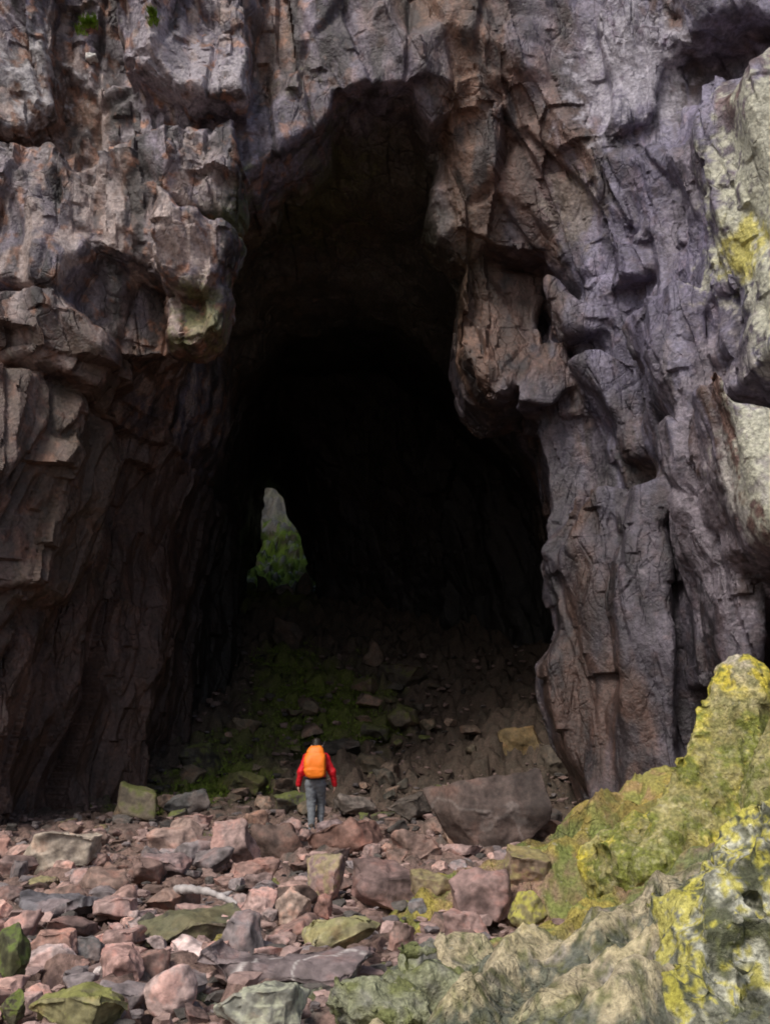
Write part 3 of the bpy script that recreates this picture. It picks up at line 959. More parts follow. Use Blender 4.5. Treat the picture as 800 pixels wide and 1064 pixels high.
ZONES = [  # region in x, y; size; how many; colours; label, group
    ((-4.2, -.8), (6.6, 11.5), (.22, .65), 75, [PINK, (.42, .27, .23), GREY, PALE, (.30, .2, .18)],
     'fist-to-head-sized pinkish cobble at the front left of the beach', 'front beach cobbles'),
    ((-7.0, 2.4), (11.5, 16.5), (.28, .8), 95, [PINK, BROWN, (.33, .22, .19), GREY],
     'brownish pink cobble in the middle of the beach', 'middle beach cobbles'),
    ((-7.2, 4.2), (16.5, 22.5), (.3, .95), 62, [BROWN, (.24, .17, .145), PINK, DARK],
     'dull brown stone in the shade near the mouth of the cave', 'cave mouth stones'),
    ((-6.4, 5.4), (23, 38), (.4, 1.5), 80, [(.09, .08, .065), (.13, .105, .075), (.18, .13, .10)],
     'dark stone in the rubble climbing into the cave', 'cave floor stones'),
]
sd = 1000
for (xa, xb), (ya, yb), (sa, sb), cnt, cols, lab, grp in ZONES:
    made = tries = 0
    while made < cnt and tries < 6000:
        tries += 1
        x, y = rng.uniform(xa, xb), rng.uniform(ya, yb)
        s = sa + (sb - sa) * rng.random() ** 2.2
        if y > 23 and abs(x + 1) > 6.2 - .18 * (y - 23):
            continue
        if abs(x / y) > .44 or not free(x, y, s * .5, .60) or (x > 1.0 and y < 10.5) or (x > 2.2 and y < 14):
            continue
        sd += 1
        dims = (s, s * rng.uniform(.65, 1), s * rng.uniform(.4, .75))
        Vv, Fc = rock_shape(dims, sd, 4 if s * 1000 / y > 18 else 3, 9, 22)
        base = np.array(cols[rng.integers(len(cols))]) * rng.uniform(.55, 1.5)
        top = (.10, .12, .025) if (y > 23 and rng.random() < .3) or (y > 16 and rng.random() < .08) else None
        me = mesh_np('cobble', Vv, Fc)
        set_col(me, rock_colour(Vv, Fc, base, sd, top, .8))
        o = link('cobble', me, M_STONE)
        o.location = (x, y, float(ground_h(x, y)) - s * .08)
        o.rotation_euler = (rng.uniform(-.25, .25), rng.uniform(-.25, .25), rng.uniform(0, 6.28))
        tag(o, lab, 'cobble', grp)
        OCC.append((x, y, s * .5))
        made += 1
print('cobbles', round(time.time() - T0, 1))

# uncountable small shingle between them
SV, SF, SC, base_i = [], [], [], 0
protos = [rock_shape((1, rng.uniform(.5, .9), rng.uniform(.35, .7)), 5000 + i, 2, 5, 25)[0] for i in range(40)]
pf = ico(2)[1]
for i in range(5200):
    y = 6.2 + 34 * rng.random() ** 1.2
    x = rng.uniform(-.44, .44) * y if i % 4 else rng.uniform(-.75, .2) * y
    if (x > 1.2 and y < 9.5) or (y > 24 and not -8 < x < 6) or x < -12:
        continue
    s = (.05 + .20 * rng.random() ** 1.8) * (1 + .02 * y)
    a = rng.uniform(0, 6.28)
    p = protos[i % 40] * s
    ca, sa_ = math.cos(a), math.sin(a)
    q = np.stack([p[:, 0] * ca - p[:, 1] * sa_ + x, p[:, 0] * sa_ + p[:, 1] * ca + y, p[:, 2] + float(ground_h(x, y)) - .02], 1)
    c = np.array([PINK, BROWN, GREY, (.42, .29, .26), (.29, .2, .175), DARK][rng.integers(6)]) * rng.uniform(.7, 1.2)
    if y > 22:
        c = c * .58  # same stones darkened inside the cave, shade put into their colour
    SV.append(q); SF.append(pf + base_i); base_i += len(q)
    SC.append(np.tile(c, (len(q), 1)))
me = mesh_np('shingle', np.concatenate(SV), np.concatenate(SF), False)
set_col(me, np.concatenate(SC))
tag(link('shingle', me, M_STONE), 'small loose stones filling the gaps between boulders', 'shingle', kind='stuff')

# moss tufts on the rubble, grass on the cliff ledge
def leaf_clumps(name, pts, n, r, size, mat, up=.5):
    LV, LF = [], []
    k = 0
    for p in pts:
        for _ in range(n):
            c = p + rng.normal(size=3) * r * np.array((1, 1, .35))
            c[2] = max(c[2], p[2] - .02)
            u = rng.normal(size=3); u /= np.linalg.norm(u)
            v = np.cross(u, rng.normal(size=3)); v /= np.linalg.norm(v)
            u[2] += up
            s = size * rng.uniform(.5, 1.4)
            LV += [c - v * s * .4, c + u * s * .5 + v * s * .1, c + v * s * .4 + u * s * .2, c + u * s * 1.2]
            LF.append((k, k + 2, k + 3, k + 1)); k += 4
    me = mesh_np(name, np.array(LV), np.array(LF), False)
    return link(name, me, mat)


cand = np.stack([rng.uniform(-8, 4, 9000), rng.uniform(24, 44, 9000), np.zeros(9000)], 1)
cand[:, 2] = ground_h(cand[:, 0], cand[:, 1])
mf = moss_field(cand.astype(f32))
keep = cand[(mf > .35) & (rng.random(9000) < mf * .5)]
tag(leaf_clumps('moss', keep[:1200], 14, .16, .09, M_MOSS), 'green moss growing over the cave floor rubble', 'moss', kind='stuff')

pk = np.stack([rng.uniform(-9.5, -3.5, 420), rng.uniform(53.5, 60, 420)], 1)
jj = (np.clip((pk[:, 0] - hx[0]) / .14, 0, len(hx) - 1).astype(int)) * len(hy) + np.clip((pk[:, 1] - hy[0]) / .14, 0, len(hy) - 1).astype(int)
tag(leaf_clumps('foliage', HV[jj][fbm(HV[jj] * .6, 2, 405) > -.08], 30, .22, .06, M_GRASS, up=.5), 'green plants growing on the slope seen through the back opening of the cave', 'plants', kind='stuff')

# ------------------------------------------------------------------ RIGHT FOREGROUND LEDGE
CTRL = [(470, 938, 11.2), (520, 905, 11.3), (560, 885, 11.6), (625, 845, 12.2), (690, 800, 12.6), (730, 780, 12.6), (800, 770, 12),
        (480, 985, 9.0), (560, 972, 8.8), (640, 935, 8.8), (700, 895, 9.2), (780, 880, 9.0),
        (420, 1004, 7.6), (480, 990, 7.6), (560, 985, 7.4), (640, 955, 7.3), (720, 905, 7.3), (800, 900, 7.2),
        (430, 1040, 6.8), (560, 1030, 6.4), (640, 1000, 6.3), (700, 965, 6.3),
        (380, 1064, 6.3), (460, 1064, 6.0), (560, 1064, 5.6), (660, 1064, 5.2), (760, 1064, 4.9), (900, 1000, 5.0), (900, 850, 8.0), (900, 780, 11)]
cp = np.array([at(*c) for c in CTRL])
extra = []
for px, py, Y in [(470, 938, 11.2), (520, 905, 11.3), (560, 885, 11.6), (625, 845, 12.2), (690, 800, 12.6), (730, 780, 12.6)]:
    q = at(px, py, Y)
    extra.append((q[0] - .5, q[1] + 1.3, -.4)); extra.append((q[0] - 1.1, q[1] + .3, -.45)) if px < 500 else None
extra += [(.0, 9.5, -.45), (.4, 8.2, -.35), (-.4, 6.8, -.35), (-.9, 5.8, -.35), (1.0, 10.4, -.4), (5.5, 13.5, .2), (0, 4, -.3), (2, 3, -.2), (-.5, 12, -.6), (3, 15, -.6), (5.5, 15, -.5)]
cp = np.concatenate([cp, np.array(extra)])


def rbf(x, y):
    out = np.zeros(len(x)); wsum = np.zeros(len(x))
    for c in cp:
        w = 1 / (((x - c[0]) ** 2 + (y - c[1]) ** 2) + .02) ** 1.7
        out += w * c[2]; wsum += w
    return out / wsum


lx = np.arange(-1.6, 7, .028); ly = np.arange(3.6, 14.6, .032)
LX, LY = np.meshgrid(lx, ly, indexing='ij')
LV = np.stack([LX.ravel(), LY.ravel(), np.zeros(LX.size)], 1).astype(f32)
LV[:, 2] = rbf(LV[:, 0], LV[:, 1])
# ridges run diagonally, up to the right
ang = math.radians(38)
R = np.stack([LV[:, 0] * math.cos(ang) + LV[:, 1] * math.sin(ang), -LV[:, 0] * math.sin(ang) + LV[:, 1] * math.cos(ang), LV[:, 2]], 1).astype(f32)
def ridged(p, sd):
    return 1 - np.abs(fbm(p, 3, sd)) * 2


Rs = R / np.array([2.0, .42, .8], f32)
front = sstep(9.4, 8.2, LV[:, 1])
RIDGES = [([(545, 1012, 7.0), (620, 972, 7.3), (690, 935, 7.6), (730, 900, 7.8)], .17, .17), ([(560, 1070, 5.9), (650, 1020, 6.2), (715, 985, 6.4)], .16, .15),
          ([(385, 1064, 6.4), (430, 1005, 7.2), (490, 985, 7.6)], .14, .17), ([(470, 1070, 6.0), (520, 1012, 6.9), (560, 985, 7.4)], .14, .15),
          ([(640, 1075, 5.3), (690, 1040, 5.6), (740, 1010, 5.7)], .12, .12)]
crest = np.zeros(len(LV), f32)
wob = .12 * np.stack([fbm(LV * 1.6, 3, 421), fbm(LV * 1.6, 3, 422)], 1)
for pts, hh, ww in RIDGES:
    pp = np.array([at(*q)[:2] for q in pts])
    for a_, b_ in zip(pp, pp[1:]):
        X = LV[:, :2] + wob - a_
        t_ = np.clip(X @ (b_ - a_) / ((b_ - a_) @ (b_ - a_)), 0, 1)
        d_ = np.linalg.norm(X - t_[:, None] * (b_ - a_), axis=1)
        crest = np.maximum(crest, np.exp(-(d_ / ww) ** 2).astype(f32))
LV[:, 2] += front * (.17 * crest - .10) + .025 * fbm(LV * 1.2, 4, 106)
rg2, rid2 = facets(R, (.55, .24, .35), .19, 105, tilt=1, kappa=.6, mode='max')
rg3, rid3 = facets(R, (.20, .12, .14), .07, 107, tilt=1, kappa=.6, fast=True)
rgb_, ridb = facets(R, (1.2, .6, .9), .44, 108, tilt=1, kappa=.5)
rgb_ -= rgb_.mean(); rg2 -= rg2.mean(); rg3 -= rg3.mean()
LV[:, 2] += rgb_ * (1 - .75 * front) + rg2 * (.8 + .2 * front) + rg3 + .045 * fbm(LV * 3.0, 5, 109)
LV[:, 2] -= .5 * sstep(.1, -.9, LV[:, 0]) * sstep(7.6, 7.0, LV[:, 1])
nx, ny = len(lx), len(ly)
ii = (np.arange(nx - 1)[:, None] * ny + np.arange(ny - 1)[None, :]).ravel()
LQ = np.stack([ii, ii + ny, ii + ny + 1, ii + 1], 1)
LV[:, 0] += .04 * perlin(LV * 2.7, 111)
LV[:, 1] += .04 * perlin(LV * 2.7 + 9, 112)
ln = fbm(LV * 1.1, 4, 113); ln2 = fbm(LV * 4.0, 4, 115); lnn = vnormals(LV, LQ)


def lichen_colour(Vv, Nn, a, b, yel, cell=None):
    """grey rock with crusts: pale grey-green, olive, and bright yellow"""
    C = np.empty((len(Vv), 3), f32); C[:] = (.19, .185, .165)
    C = mixc(C, (.25, .26, .165), sstep(-.25, .25, a + .6 * b))
    C = mixc(C, (.15, .165, .055), .8 * sstep(.0, .4, b - .4 * a + .1))
    C = mixc(C, (.40, .39, .31), .8 * sstep(.12, .4, b + .25 * Nn[:, 2]) * sstep(.1, -.3, a))
    C = mixc(C, (.58, .50, .06), sstep(.0, .3, yel))
    if cell is not None:
        C *= (.8 + .4 * cell)[:, None]
    return C


lr = fbm(Rs * 1.4, 4, 117)
yel = .5 * ln2 + .6 * ln - .52
back = sstep(8.2, 9.6, LV[:, 1])
LC = lichen_colour(LV, lnn, ln, ln2, yel, RV[(rid2 * 3) & 255][:, 0])
LC = mixc(LC, (.085, .10, .085), .9 * sstep(.0, .3, .5 - crest * 1.2 + .5 * lr + .5 * ln2))       # green-black between the ridge crests
ln3 = fbm(LV * 12, 4, 123)
LC *= np.clip(1 + .4 * ln3, .5, 1.5)[:, None]
LC = mixc(LC, (.38, .345, .235), .8 * sstep(.3, .7, crest + .5 * ln2 + .7 * ln3 - .1))
LC = mixc(LC, (.10, .11, .045), .7 * sstep(.15, .4, -ln3 - .3 * ln2))
warm = np.empty((len(LV), 3), f32); warm[:] = (.20, .145, .085)
warm = mixc(warm, (.27, .235, .055), sstep(-.2, .35, ln + .5 * ln2))
warm = mixc(warm, (.15, .19, .05), sstep(-.1, .35, ln2 - ln))
streak = fbm(LV * np.array([3.0, 1.2, .6], f32), 4, 119)
warm = mixc(warm, (.15, .17, .05), .7 * sstep(.0, .35, streak) * sstep(1.2, .2, LV[:, 2]))
warm = mixc(warm, (.27, .20, .06), .45 * sstep(.7, 1.3, LV[:, 2] + .5 * ln))
c = at(510, 925, 11)
warm *= (.7 + .6 * RV[(ridb * 3) & 255][:, :1])
warm = mixc(warm, (.23, .14, .125), .85 * sstep(1.1, .4, .8 * np.abs(ln2) + np.hypot(LV[:, 0] - c[0], LV[:, 1] - c[1]) + .4 * ln))
LC = LC * (1 - back * .85)[:, None] + warm * (back * .85)[:, None]
LC = LC * np.array((1.38, 1.28, 1.22), f32)
me = mesh_np('rock_ledge', LV, LQ)
set_col(me, LC)
me.set_sharp_from_angle(angle=math.radians(38))
tag(link('rock_ledge', me, M_OUT), 'sloping ridged bedrock ledge with green and yellow lichen at the lower right', 'rock ledge')


def mound(name, label, cat, caps, h, seed, colour, rough=.16, strat=(.5, .5, .9), k=.25, sub=1):
    """a weathered mass of rock, built up from tapering lobes: each lobe is (pixel, distance, radius) top and bottom"""
    A = [(at(*a), ra, at(*b), rb) for a, ra, b, rb in caps]
    P = np.array([p for a in A for p in (a[0], a[2])]); rr = max(max(a[1], a[3]) for a in A) + .5
    lo, hi = P.min(0) - rr, P.max(0) + rr
    g = [np.arange(lo[i], hi[i], h) for i in range(3)]
    G = np.stack(np.meshgrid(*g, indexing='ij'), -1).reshape(-1, 3).astype(f32)
    d = np.full(len(G), 9, f32)
    for a, ra, b, rb in A:
        ab = b - a
        t = np.clip(((G - a) @ ab) / (ab @ ab), 0, 1)
        dd = np.linalg.norm(G - a - t[:, None] * ab, axis=1) - (ra + (rb - ra) * t)
        d = smin(d, dd.astype(f32), k)
    nr = np.abs(d) < .5
    d[nr] += fracture(G[nr], strat, rough * 2, seed, tilt=.8, groove=.4, gw=.18)[0] + rough * .7 * fbm(G[nr] * 1.6, 3, seed + 3)
    Fd = d.reshape([len(q) for q in g])
    Vv, Qq = surface_nets(Fd, lo, h)
    Qq = main_pieces(Vv, Qq, len(Vv) // 3)
    u_, inv_ = np.unique(Qq, return_inverse=True)
    Vv, Qq = Vv[u_], inv_.reshape(-1, 4)
    Vv, Qq = subdiv(Vv, Qq, sub)
    Nn = vnormals(Vv, Qq)
    f1, id1 = facets(Vv, (.26, .26, .55), .085, seed + 7, tilt=1, kappa=.6)
    f2, _ = facets(Vv, (.10, .10, .15), .03, seed + 8, tilt=1, kappa=.6, fast=True)
    f1 -= f1.mean()
    Vv = (Vv + Nn * (f1 + f2 + .02 * fbm(Vv * 6, 4, seed + 9))[:, None]).astype(f32)
    C = colour(Vv, Nn, id1)
    org = P.mean(0); org[2] = Vv[:, 2].min()
    me = mesh_np(name, Vv - org.astype(f32), Qq)
    set_col(me, C)
    me.set_sharp_from_angle(angle=math.radians(40))
    o = link(name, me, M_OUT)
    o.location = org
    tag(o, label, cat)
    return o


def col_pillar(Vv, Nn, idc):
    a = fbm(Vv * .9, 4, 131); b = fbm(Vv * 3.6, 4, 133)
    C = np.empty((len(Vv), 3), f32); C[:] = (.23, .215, .10)
    C = mixc(C, (.33, .30, .055), sstep(-.3, .2, a + .5 * b))
    C = mixc(C, (.13, .15, .04), sstep(-.05, .3, b - a * .6))
    C = mixc(C, (.33, .31, .31), sstep(2.0, 2.7, Vv[:, 2]) * sstep(.3, -.2, b) * .8)
    e = fbm(Vv * 14, 3, 135)
    C = mixc(C, (.12, .13, .06), .6 * sstep(.1, .4, -e - .4 * b))
    C = mixc(C, (.47, .41, .07), .8 * sstep(.25, .6, a + .7 * b + .7 * e - .05))
    C = mixc(C, (.34, .33, .25), .3 * sstep(.3, .5, e - .4 * a))
    C = C * np.array((1.5, 1.42, 1.25), f32)
    return C * (.8 + .4 * RV[(idc * 3) & 255][:, :1])


def col_yellow(Vv, Nn, idc):
    a = fbm(Vv * 1.3, 4, 141); b = fbm(Vv * 5, 4, 143)
    C = np.empty((len(Vv), 3), f32); C[:] = (.32, .32, .25)
    C = mixc(C, (.56, .56, .46), sstep(-.1, .3, b))
    C = mixc(C, (.14, .15, .07), sstep(.1, .4, -b - .2 * a))
    e = fbm(Vv * 16, 4, 145)
    C = mixc(C, (.09, .095, .07), .7 * sstep(.05, .3, -e - .5 * b))
    C = mixc(C, (.50, .455, .085), .85 * sstep(-.04, .22, .7 * a + .4 * b + 1.1 * e + .5 * (Nn[:, 0] * -.5 + Nn[:, 2] * .8) - .24))
    return C * (.8 + .4 * RV[(idc * 3) & 255][:, :1])


mound('rock_outcrop', 'tall olive-yellow lichened rock pillar standing against the right cliff', 'rock outcrop',
      [((765, 708, 10.5), .26, (762, 800, 10.4), .36), ((762, 800, 10.4), .36, (745, 905, 10.2), .5), ((730, 745, 10.4), .11, (712, 870, 10.2), .26), ((785, 790, 10.3), .2, (795, 905, 10.0), .5),
       ((700, 850, 10.1), .2, (690, 900, 10.0), .3)],
      .05, 151, col_pillar, rough=.055, strat=(.35, .5, 1.3), k=.07)
mound('rock_outcrop', 'ochre lichened rock shoulder cut by the right edge beside the olive pillar', 'rock outcrop',
      [((822, 735, 9.6), .22, (818, 860, 9.4), .36)], .05, 161, col_pillar, rough=.055, strat=(.35, .5, 1.0), k=.1)
mound('rock_outcrop', 'low olive hump on the ledge at the foot of the pillar', 'rock outcrop',
      [((690, 855, 10.8), .22, (650, 905, 10.4), .42)], .05, 171, col_pillar, rough=.05, strat=(.4, .4, .6))
mound('rock_outcrop', 'near rock knob splashed with bright yellow lichen in the lower right corner', 'rock outcrop',
      [((785, 905, 6.2), .20, (775, 1000, 6.0), .42), ((752, 940, 6.2), .16, (745, 1040, 6.0), .34), ((830, 900, 6.2), .3, (830, 1050, 6.0), .5), ((735, 1030, 5.8), .16, (720, 1080, 5.6), .3)],
      .04, 181, col_yellow, rough=.10, strat=(.3, .3, .5), k=.15)
mound('rock_outcrop', 'hump of pale crusted rock at the left end of the ledge', 'rock outcrop',
      [((415, 1030, 6.9), .13, (395, 1064, 6.7), .26), ((445, 1005, 7.3), .12, (440, 1040, 7.1), .25)], .04, 191, col_yellow if False else (lambda v, n, i: lichen_colour(v, n, fbm(v * 1.2, 4, 193), fbm(v * 4.4, 4, 195), np.full(len(v), -1.), RV[(i * 3) & 255][:, 0])),
      rough=.08, strat=(.3, .3, .4), k=.12)
print('ledge', round(time.time() - T0, 1))


# ------------------------------------------------------------------ THE HIKER
def caps_mesh(caps, h, k=.02, noise=None):
    A = np.array([[*a, ra, *b, rb] for a, ra, b, rb in caps], float)
    rm = max(A[:, 3].max(), A[:, 7].max()) + .03
    lo = np.minimum(A[:, :3], A[:, 4:7]).min(0) - rm
    hi = np.maximum(A[:, :3], A[:, 4:7]).max(0) + rm
    g = [np.arange(lo[i], hi[i], h) for i in range(3)]
    Fd = np.full([len(q) for q in g], .2, f32)
    for q in A:
        a, ra, b, rb = q[:3], q[3], q[4:7], q[7]
        m = max(ra, rb) + .04
        sl, gg = [], []
        for i in range(3):
            i0 = max(int((min(a[i], b[i]) - m - lo[i]) / h), 0)
            i1 = min(int((max(a[i], b[i]) + m - lo[i]) / h) + 2, len(g[i]))
            sl.append(slice(i0, i1)); gg.append(g[i][i0:i1])
        X = np.stack(np.meshgrid(*gg, indexing='ij'), -1)
        ab = b - a
        t = np.clip(((X - a) @ ab) / max(ab @ ab, 1e-9), 0, 1)
        d = np.linalg.norm(X - a - t[..., None] * ab, axis=-1) - (ra + (rb - ra) * t)
        kk = min(k, .8 * max(ra, rb))
        Fd[tuple(sl)] = smin(Fd[tuple(sl)], d.astype(f32), kk)
    Vv, Qq = surface_nets(Fd, lo, h)
    Vv = Vv.astype(f32)
    if noise:
        Vv = Vv + vnormals(Vv, Qq) * noise(Vv)[:, None]
    return Vv, Qq


SKIN = plain('skin', (.52, .33, .25), rough=.55, var=.08, scale=40, bump=.05)
RED = plain('red_jacket', (.62, .012, .022), rough=.6, var=.15, scale=18, bump=.3)
ORANGE = plain('orange_cover', (.85, .20, .015), rough=.5, var=.08, scale=12, bump=.25)
TROUS = plain('grey_trousers', (.17, .185, .205), rough=.8, var=.2, scale=20, bump=.3)
BOOT = plain('brown_boot', (.06, .045, .035), rough=.6)
HAIR = plain('dark_hair', (.02, .015, .012), rough=.5, scale=60)
BLACK = plain('black_webbing', (.02, .02, .022), rough=.7)
EYE_W = plain('eye_white', (.75, .73, .70), rough=.2, var=.02)

feet = ground_at(327, 867)
hiker = bpy.data.objects.new('person', None)
COL.objects.link(hiker)
hiker.location = (feet[0], feet[1], feet[2])
tag(hiker, 'hiker in red jacket and grey trousers walking away into the cave', 'person')


def legs(d):
    return [((-.09, 0, .91), .095 + d, (-.075, .05, .50), .062 + d), ((-.075, .05, .50), .062 + d, (-.06, -.03, .10), .040 + d),
            ((.09, 0, .91), .095 + d, (.10, .21, .57), .062 + d), ((.10, .21, .57), .062 + d, (.09, .20, .17), .040 + d)]


def torso(d):
    return [((-.06, 0, .95), .115 + d, (-.05, .03, 1.10), .10 + d), ((.06, 0, .95), .115 + d, (.05, .03, 1.10), .10 + d),
            ((-.05, .03, 1.10), .10 + d, (-.085, .08, 1.30), .105 + d), ((.05, .03, 1.10), .10 + d, (.085, .08, 1.30), .105 + d),
            ((-.15, .10, 1.41), .065 + d, (.15, .10, 1.41), .065 + d), ((0, .08, 1.30), .11 + d, (0, .11, 1.42), .08 + d)]


def arms(d):
    r = []
    for s_, w in ((-1, .0), (1, .03)):
        r += [((s_ * .185, .10, 1.40), .058 + d, (s_ * (.285 + w), .03, 1.14), .044 + d),
              ((s_ * (.285 + w), .03, 1.14), .044 + d, (s_ * (.335 + w), .09, .91), .029 + d)]
    return r


body = legs(0) + torso(0) + arms(0)
body += [((-.06, -.05, .03), .036, (-.065, .16, .03), .034), ((.09, .18, .11), .036, (.095, .38, .11), .034)]
body += [((0, .12, 1.43), .056, (0, .17, 1.55), .052), ((0, .185, 1.615), .088, (0, .20, 1.66), .094),
         ((0, .235, 1.565), .045, (0, .22, 1.60), .06), ((0, .290, 1.625), .010, (0, .306, 1.598), .014),
         ((-.018, .277, 1.568), .009, (.018, .277, 1.568), .009), ((-.04, .272, 1.648), .012, (.04, .272, 1.648), .012)]
for s_, w in ((-1, .0), (1, .03)):
    body += [((s_ * .094, .195, 1.605), .014, (s_ * .100, .19, 1.635), .018)]
    X = s_ * (.335 + w)
    for dy in (-.022, 0, .022):
        body.append(((X, .095 + dy * .6, .895), .018, (X, .10 + dy, .83), .017))
    for dy, ln_ in ((-.033, .055), (-.011, .072), (.011, .078), (.033, .068)):
        a_, b_, c_ = (X, .10 + dy, .825), (X - s_ * .006, .104 + dy * 1.1, .825 - ln_ * .55), (X - s_ * .028, .106 + dy * 1.1, .825 - ln_)
        body += [(a_, .0105, b_, .0095), (b_, .0095, c_, .008)]
    body += [((X, .115, .875), .014, (X - s_ * .012, .145, .845), .0115), ((X - s_ * .012, .145, .845), .0115, (X - s_ * .02, .152, .812), .009)]
Vv, Qq = caps_mesh(body, .007, .03)
link('body', mesh_np('body', Vv, Qq), SKIN, hiker)
for s_ in (-1, 1):
    Ve, Fe = ico(2)
    e = link('eye', mesh_np('eye', Ve * .012 + np.array((s_ * .034, .272, 1.628), f32), Fe), EYE_W, hiker)
    link('pupil', mesh_np('pupil', Ve * .006 + np.array((s_ * .034, .2805, 1.628), f32), Fe), BLACK, e)
fold = lambda q: .010 * fbm(q * np.array([9, 9, 16], f32), 3, 301)
Vv, Qq = caps_mesh([((-.055, .015, 1.07), .135, (-.05, .03, 1.10), .13), ((.055, .015, 1.07), .135, (.05, .03, 1.10), .13)] + torso(.03)[2:] + arms(.024), .012, .05, fold)
jk = link('jacket', mesh_np('jacket', Vv, Qq), RED, hiker)
Vc, Qc = caps_mesh([((-.05, .12, 1.475), .042, (.05, .12, 1.475), .042), ((0, .15, 1.48), .05, (0, .08, 1.48), .05)], .01, .03)
link('collar', mesh_np('collar', Vc, Qc), RED, jk)
for s_, w in ((-1, .0), (1, .03)):
    Vc, Qc = caps_mesh([((s_ * (.331 + w), .084, .925), .052, (s_ * (.336 + w), .09, .905), .050)], .008, .02)
    link('cuff', mesh_np('cuff', Vc, Qc), RED, jk)
Vv, Qq = caps_mesh(legs(.022) + [((-.06, 0, .95), .125, (.06, 0, .95), .125)], .012, .04, fold)
link('trousers', mesh_np('trousers', Vv, Qq), TROUS, hiker)
for x_, y_, z_ in ((-.06, -.04, 0), (.09, .19, .08)):
    Vv, Qq = caps_mesh([((x_, y_, z_ + .05), .05, (x_ - .003, y_ + .20, z_ + .045), .045), ((x_, y_, z_ + .06), .05, (x_, y_, z_ + .15), .056)], .010, .03)
    bt = link('boot', mesh_np('boot', Vv, Qq), BOOT, hiker)
    Vv, Qq = caps_mesh([((x_, y_ - .01, z_ + .012), .05, (x_ - .003, y_ + .21, z_ + .012), .048)], .010, .02)
    Vv[:, 2] = np.clip(Vv[:, 2], z_ - .01, z_ + .028)
    link('sole', mesh_np('sole', Vv, Qq), BLACK, bt)
Vv, Qq = caps_mesh([((0, .165, 1.635), .094, (0, .185, 1.690), .092), ((0, .135, 1.57), .06, (0, .15, 1.63), .08), ((0, .22, 1.715), .06, (0, .16, 1.715), .07)], .010, .03,
                   lambda q: .006 * fbm(q * np.array([60, 60, 14], f32), 2, 303))
link('hair', mesh_np('hair', Vv, Qq), HAIR, hiker)
# stone under the raised boot
p = feet + np.array((.09, .29, 0))
Vv, Fc = rock_shape((.62, .55, .17), 777, 4, 8, 30)
me = mesh_np('stone', Vv, Fc); set_col(me, rock_colour(Vv, Fc, (.20, .15, .14), 777))
o = link('stone', me, M_STONE); o.location = (p[0] + .06, p[1] + .08, p[2] - .085)
tag(o, 'flat stone under the hiker\'s right boot', 'stone')
Vv, Fc = rock_shape((.7, .6, .22), 778, 4, 8, 18)
me = mesh_np('stone', Vv, Fc); set_col(me, rock_colour(Vv, Fc, (.17, .13, .115), 778))
o = link('stone', me, M_STONE); o.location = (feet[0] - .07, feet[1] + .03, feet[2] - .22)
tag(o, 'low flat stone under the hiker\'s left boot', 'stone')
hiker.location.z = feet[2] + .005
hiker.scale = (1.07, 1.07, 1.07)

pack = bpy.data.objects.new('backpack', None)
COL.objects.link(pack)
pack.location = hiker.location
pack.scale = hiker.scale
tag(pack, 'big backpack in a bright orange rain cover on the hiker\'s back', 'backpack')
Ve, Fe = ico(5)
n_ = np.sign(Ve) * np.abs(Ve) ** .48
w_ = np.interp(n_[:, 2], [-1, -.5, .3, 1], [.205, .215, .205, .155])
Pk = np.stack([n_[:, 0] * w_, n_[:, 1] * np.interp(n_[:, 2], [-1, 0, 1], [.12, .15, .11]), n_[:, 2] * .30], 1)
Pk[:, 1] += .22 * (Pk[:, 2]) * .9 - .155
Pk[:, 2] += 1.335
Pk = Pk.astype(f32)
Pk = Pk + vnormals(Pk, Fe) * (.016 * fbm(Pk * np.array([5, 5, 7], f32), 3, 305) - .012 * sstep(.03, .0, np.abs(Pk[:, 2] - 1.50 - .2 * Pk[:, 0] ** 2)) - .010 * sstep(.02, .0, np.abs(Pk[:, 2] - 1.22)))[:, None]
rc = link('rain_cover', mesh_np('rain_cover', Pk, Fe), ORANGE, pack)
Vv, Qq = caps_mesh([((-.14, -.14, 1.06), .02, (.14, -.14, 1.06), .02)], .008, .02)
link('drawcord_hem', mesh_np('drawcord_hem', Vv, Qq), BLACK, rc)
for s_ in (-1, 1):
    pts = [(-.02, 1.44), (.06, 1.515), (.16, 1.50), (.225, 1.40), (.225, 1.25), (.13, 1.12), (-.02, 1.10)]
    Vv, Qq = caps_mesh([((s_ * .125, a[0], a[1]), .022, (s_ * .13, b[0], b[1]), .022) for a, b in zip(pts, pts[1:])], .009, .02)
    link('shoulder_strap', mesh_np('shoulder_strap', Vv, Qq), BLACK, pack)
for zz in (1.20, 1.46):
    for s_ in (-1, 1):
        Vv, Qq = caps_mesh([((s_ * .200, -.02, zz), .010, (s_ * .210, -.17 + .2 * (zz - 1.375), zz - .015), .010)], .005, .005)
        link('compression_strap', mesh_np('compression_strap', Vv, Qq), BLACK, pack)
pts = [(math.cos(t) * .185, .02 + math.sin(t) * .165, 1.03) for t in np.linspace(0, 2 * math.pi, 17)]
Vv, Qq = caps_mesh([(a, .022, b, .022) for a, b in zip(pts, pts[1:])], .009, .02)
link('hip_belt', mesh_np('hip_belt', Vv, Qq), BLACK, pack)
Vv, Qq = caps_mesh([((.13, -.05, 1.60), .012, (.17, -.02, 1.72), .010)], .006, .01)
link('carry_loop', mesh_np('carry_loop', Vv, Qq), BLACK, pack)

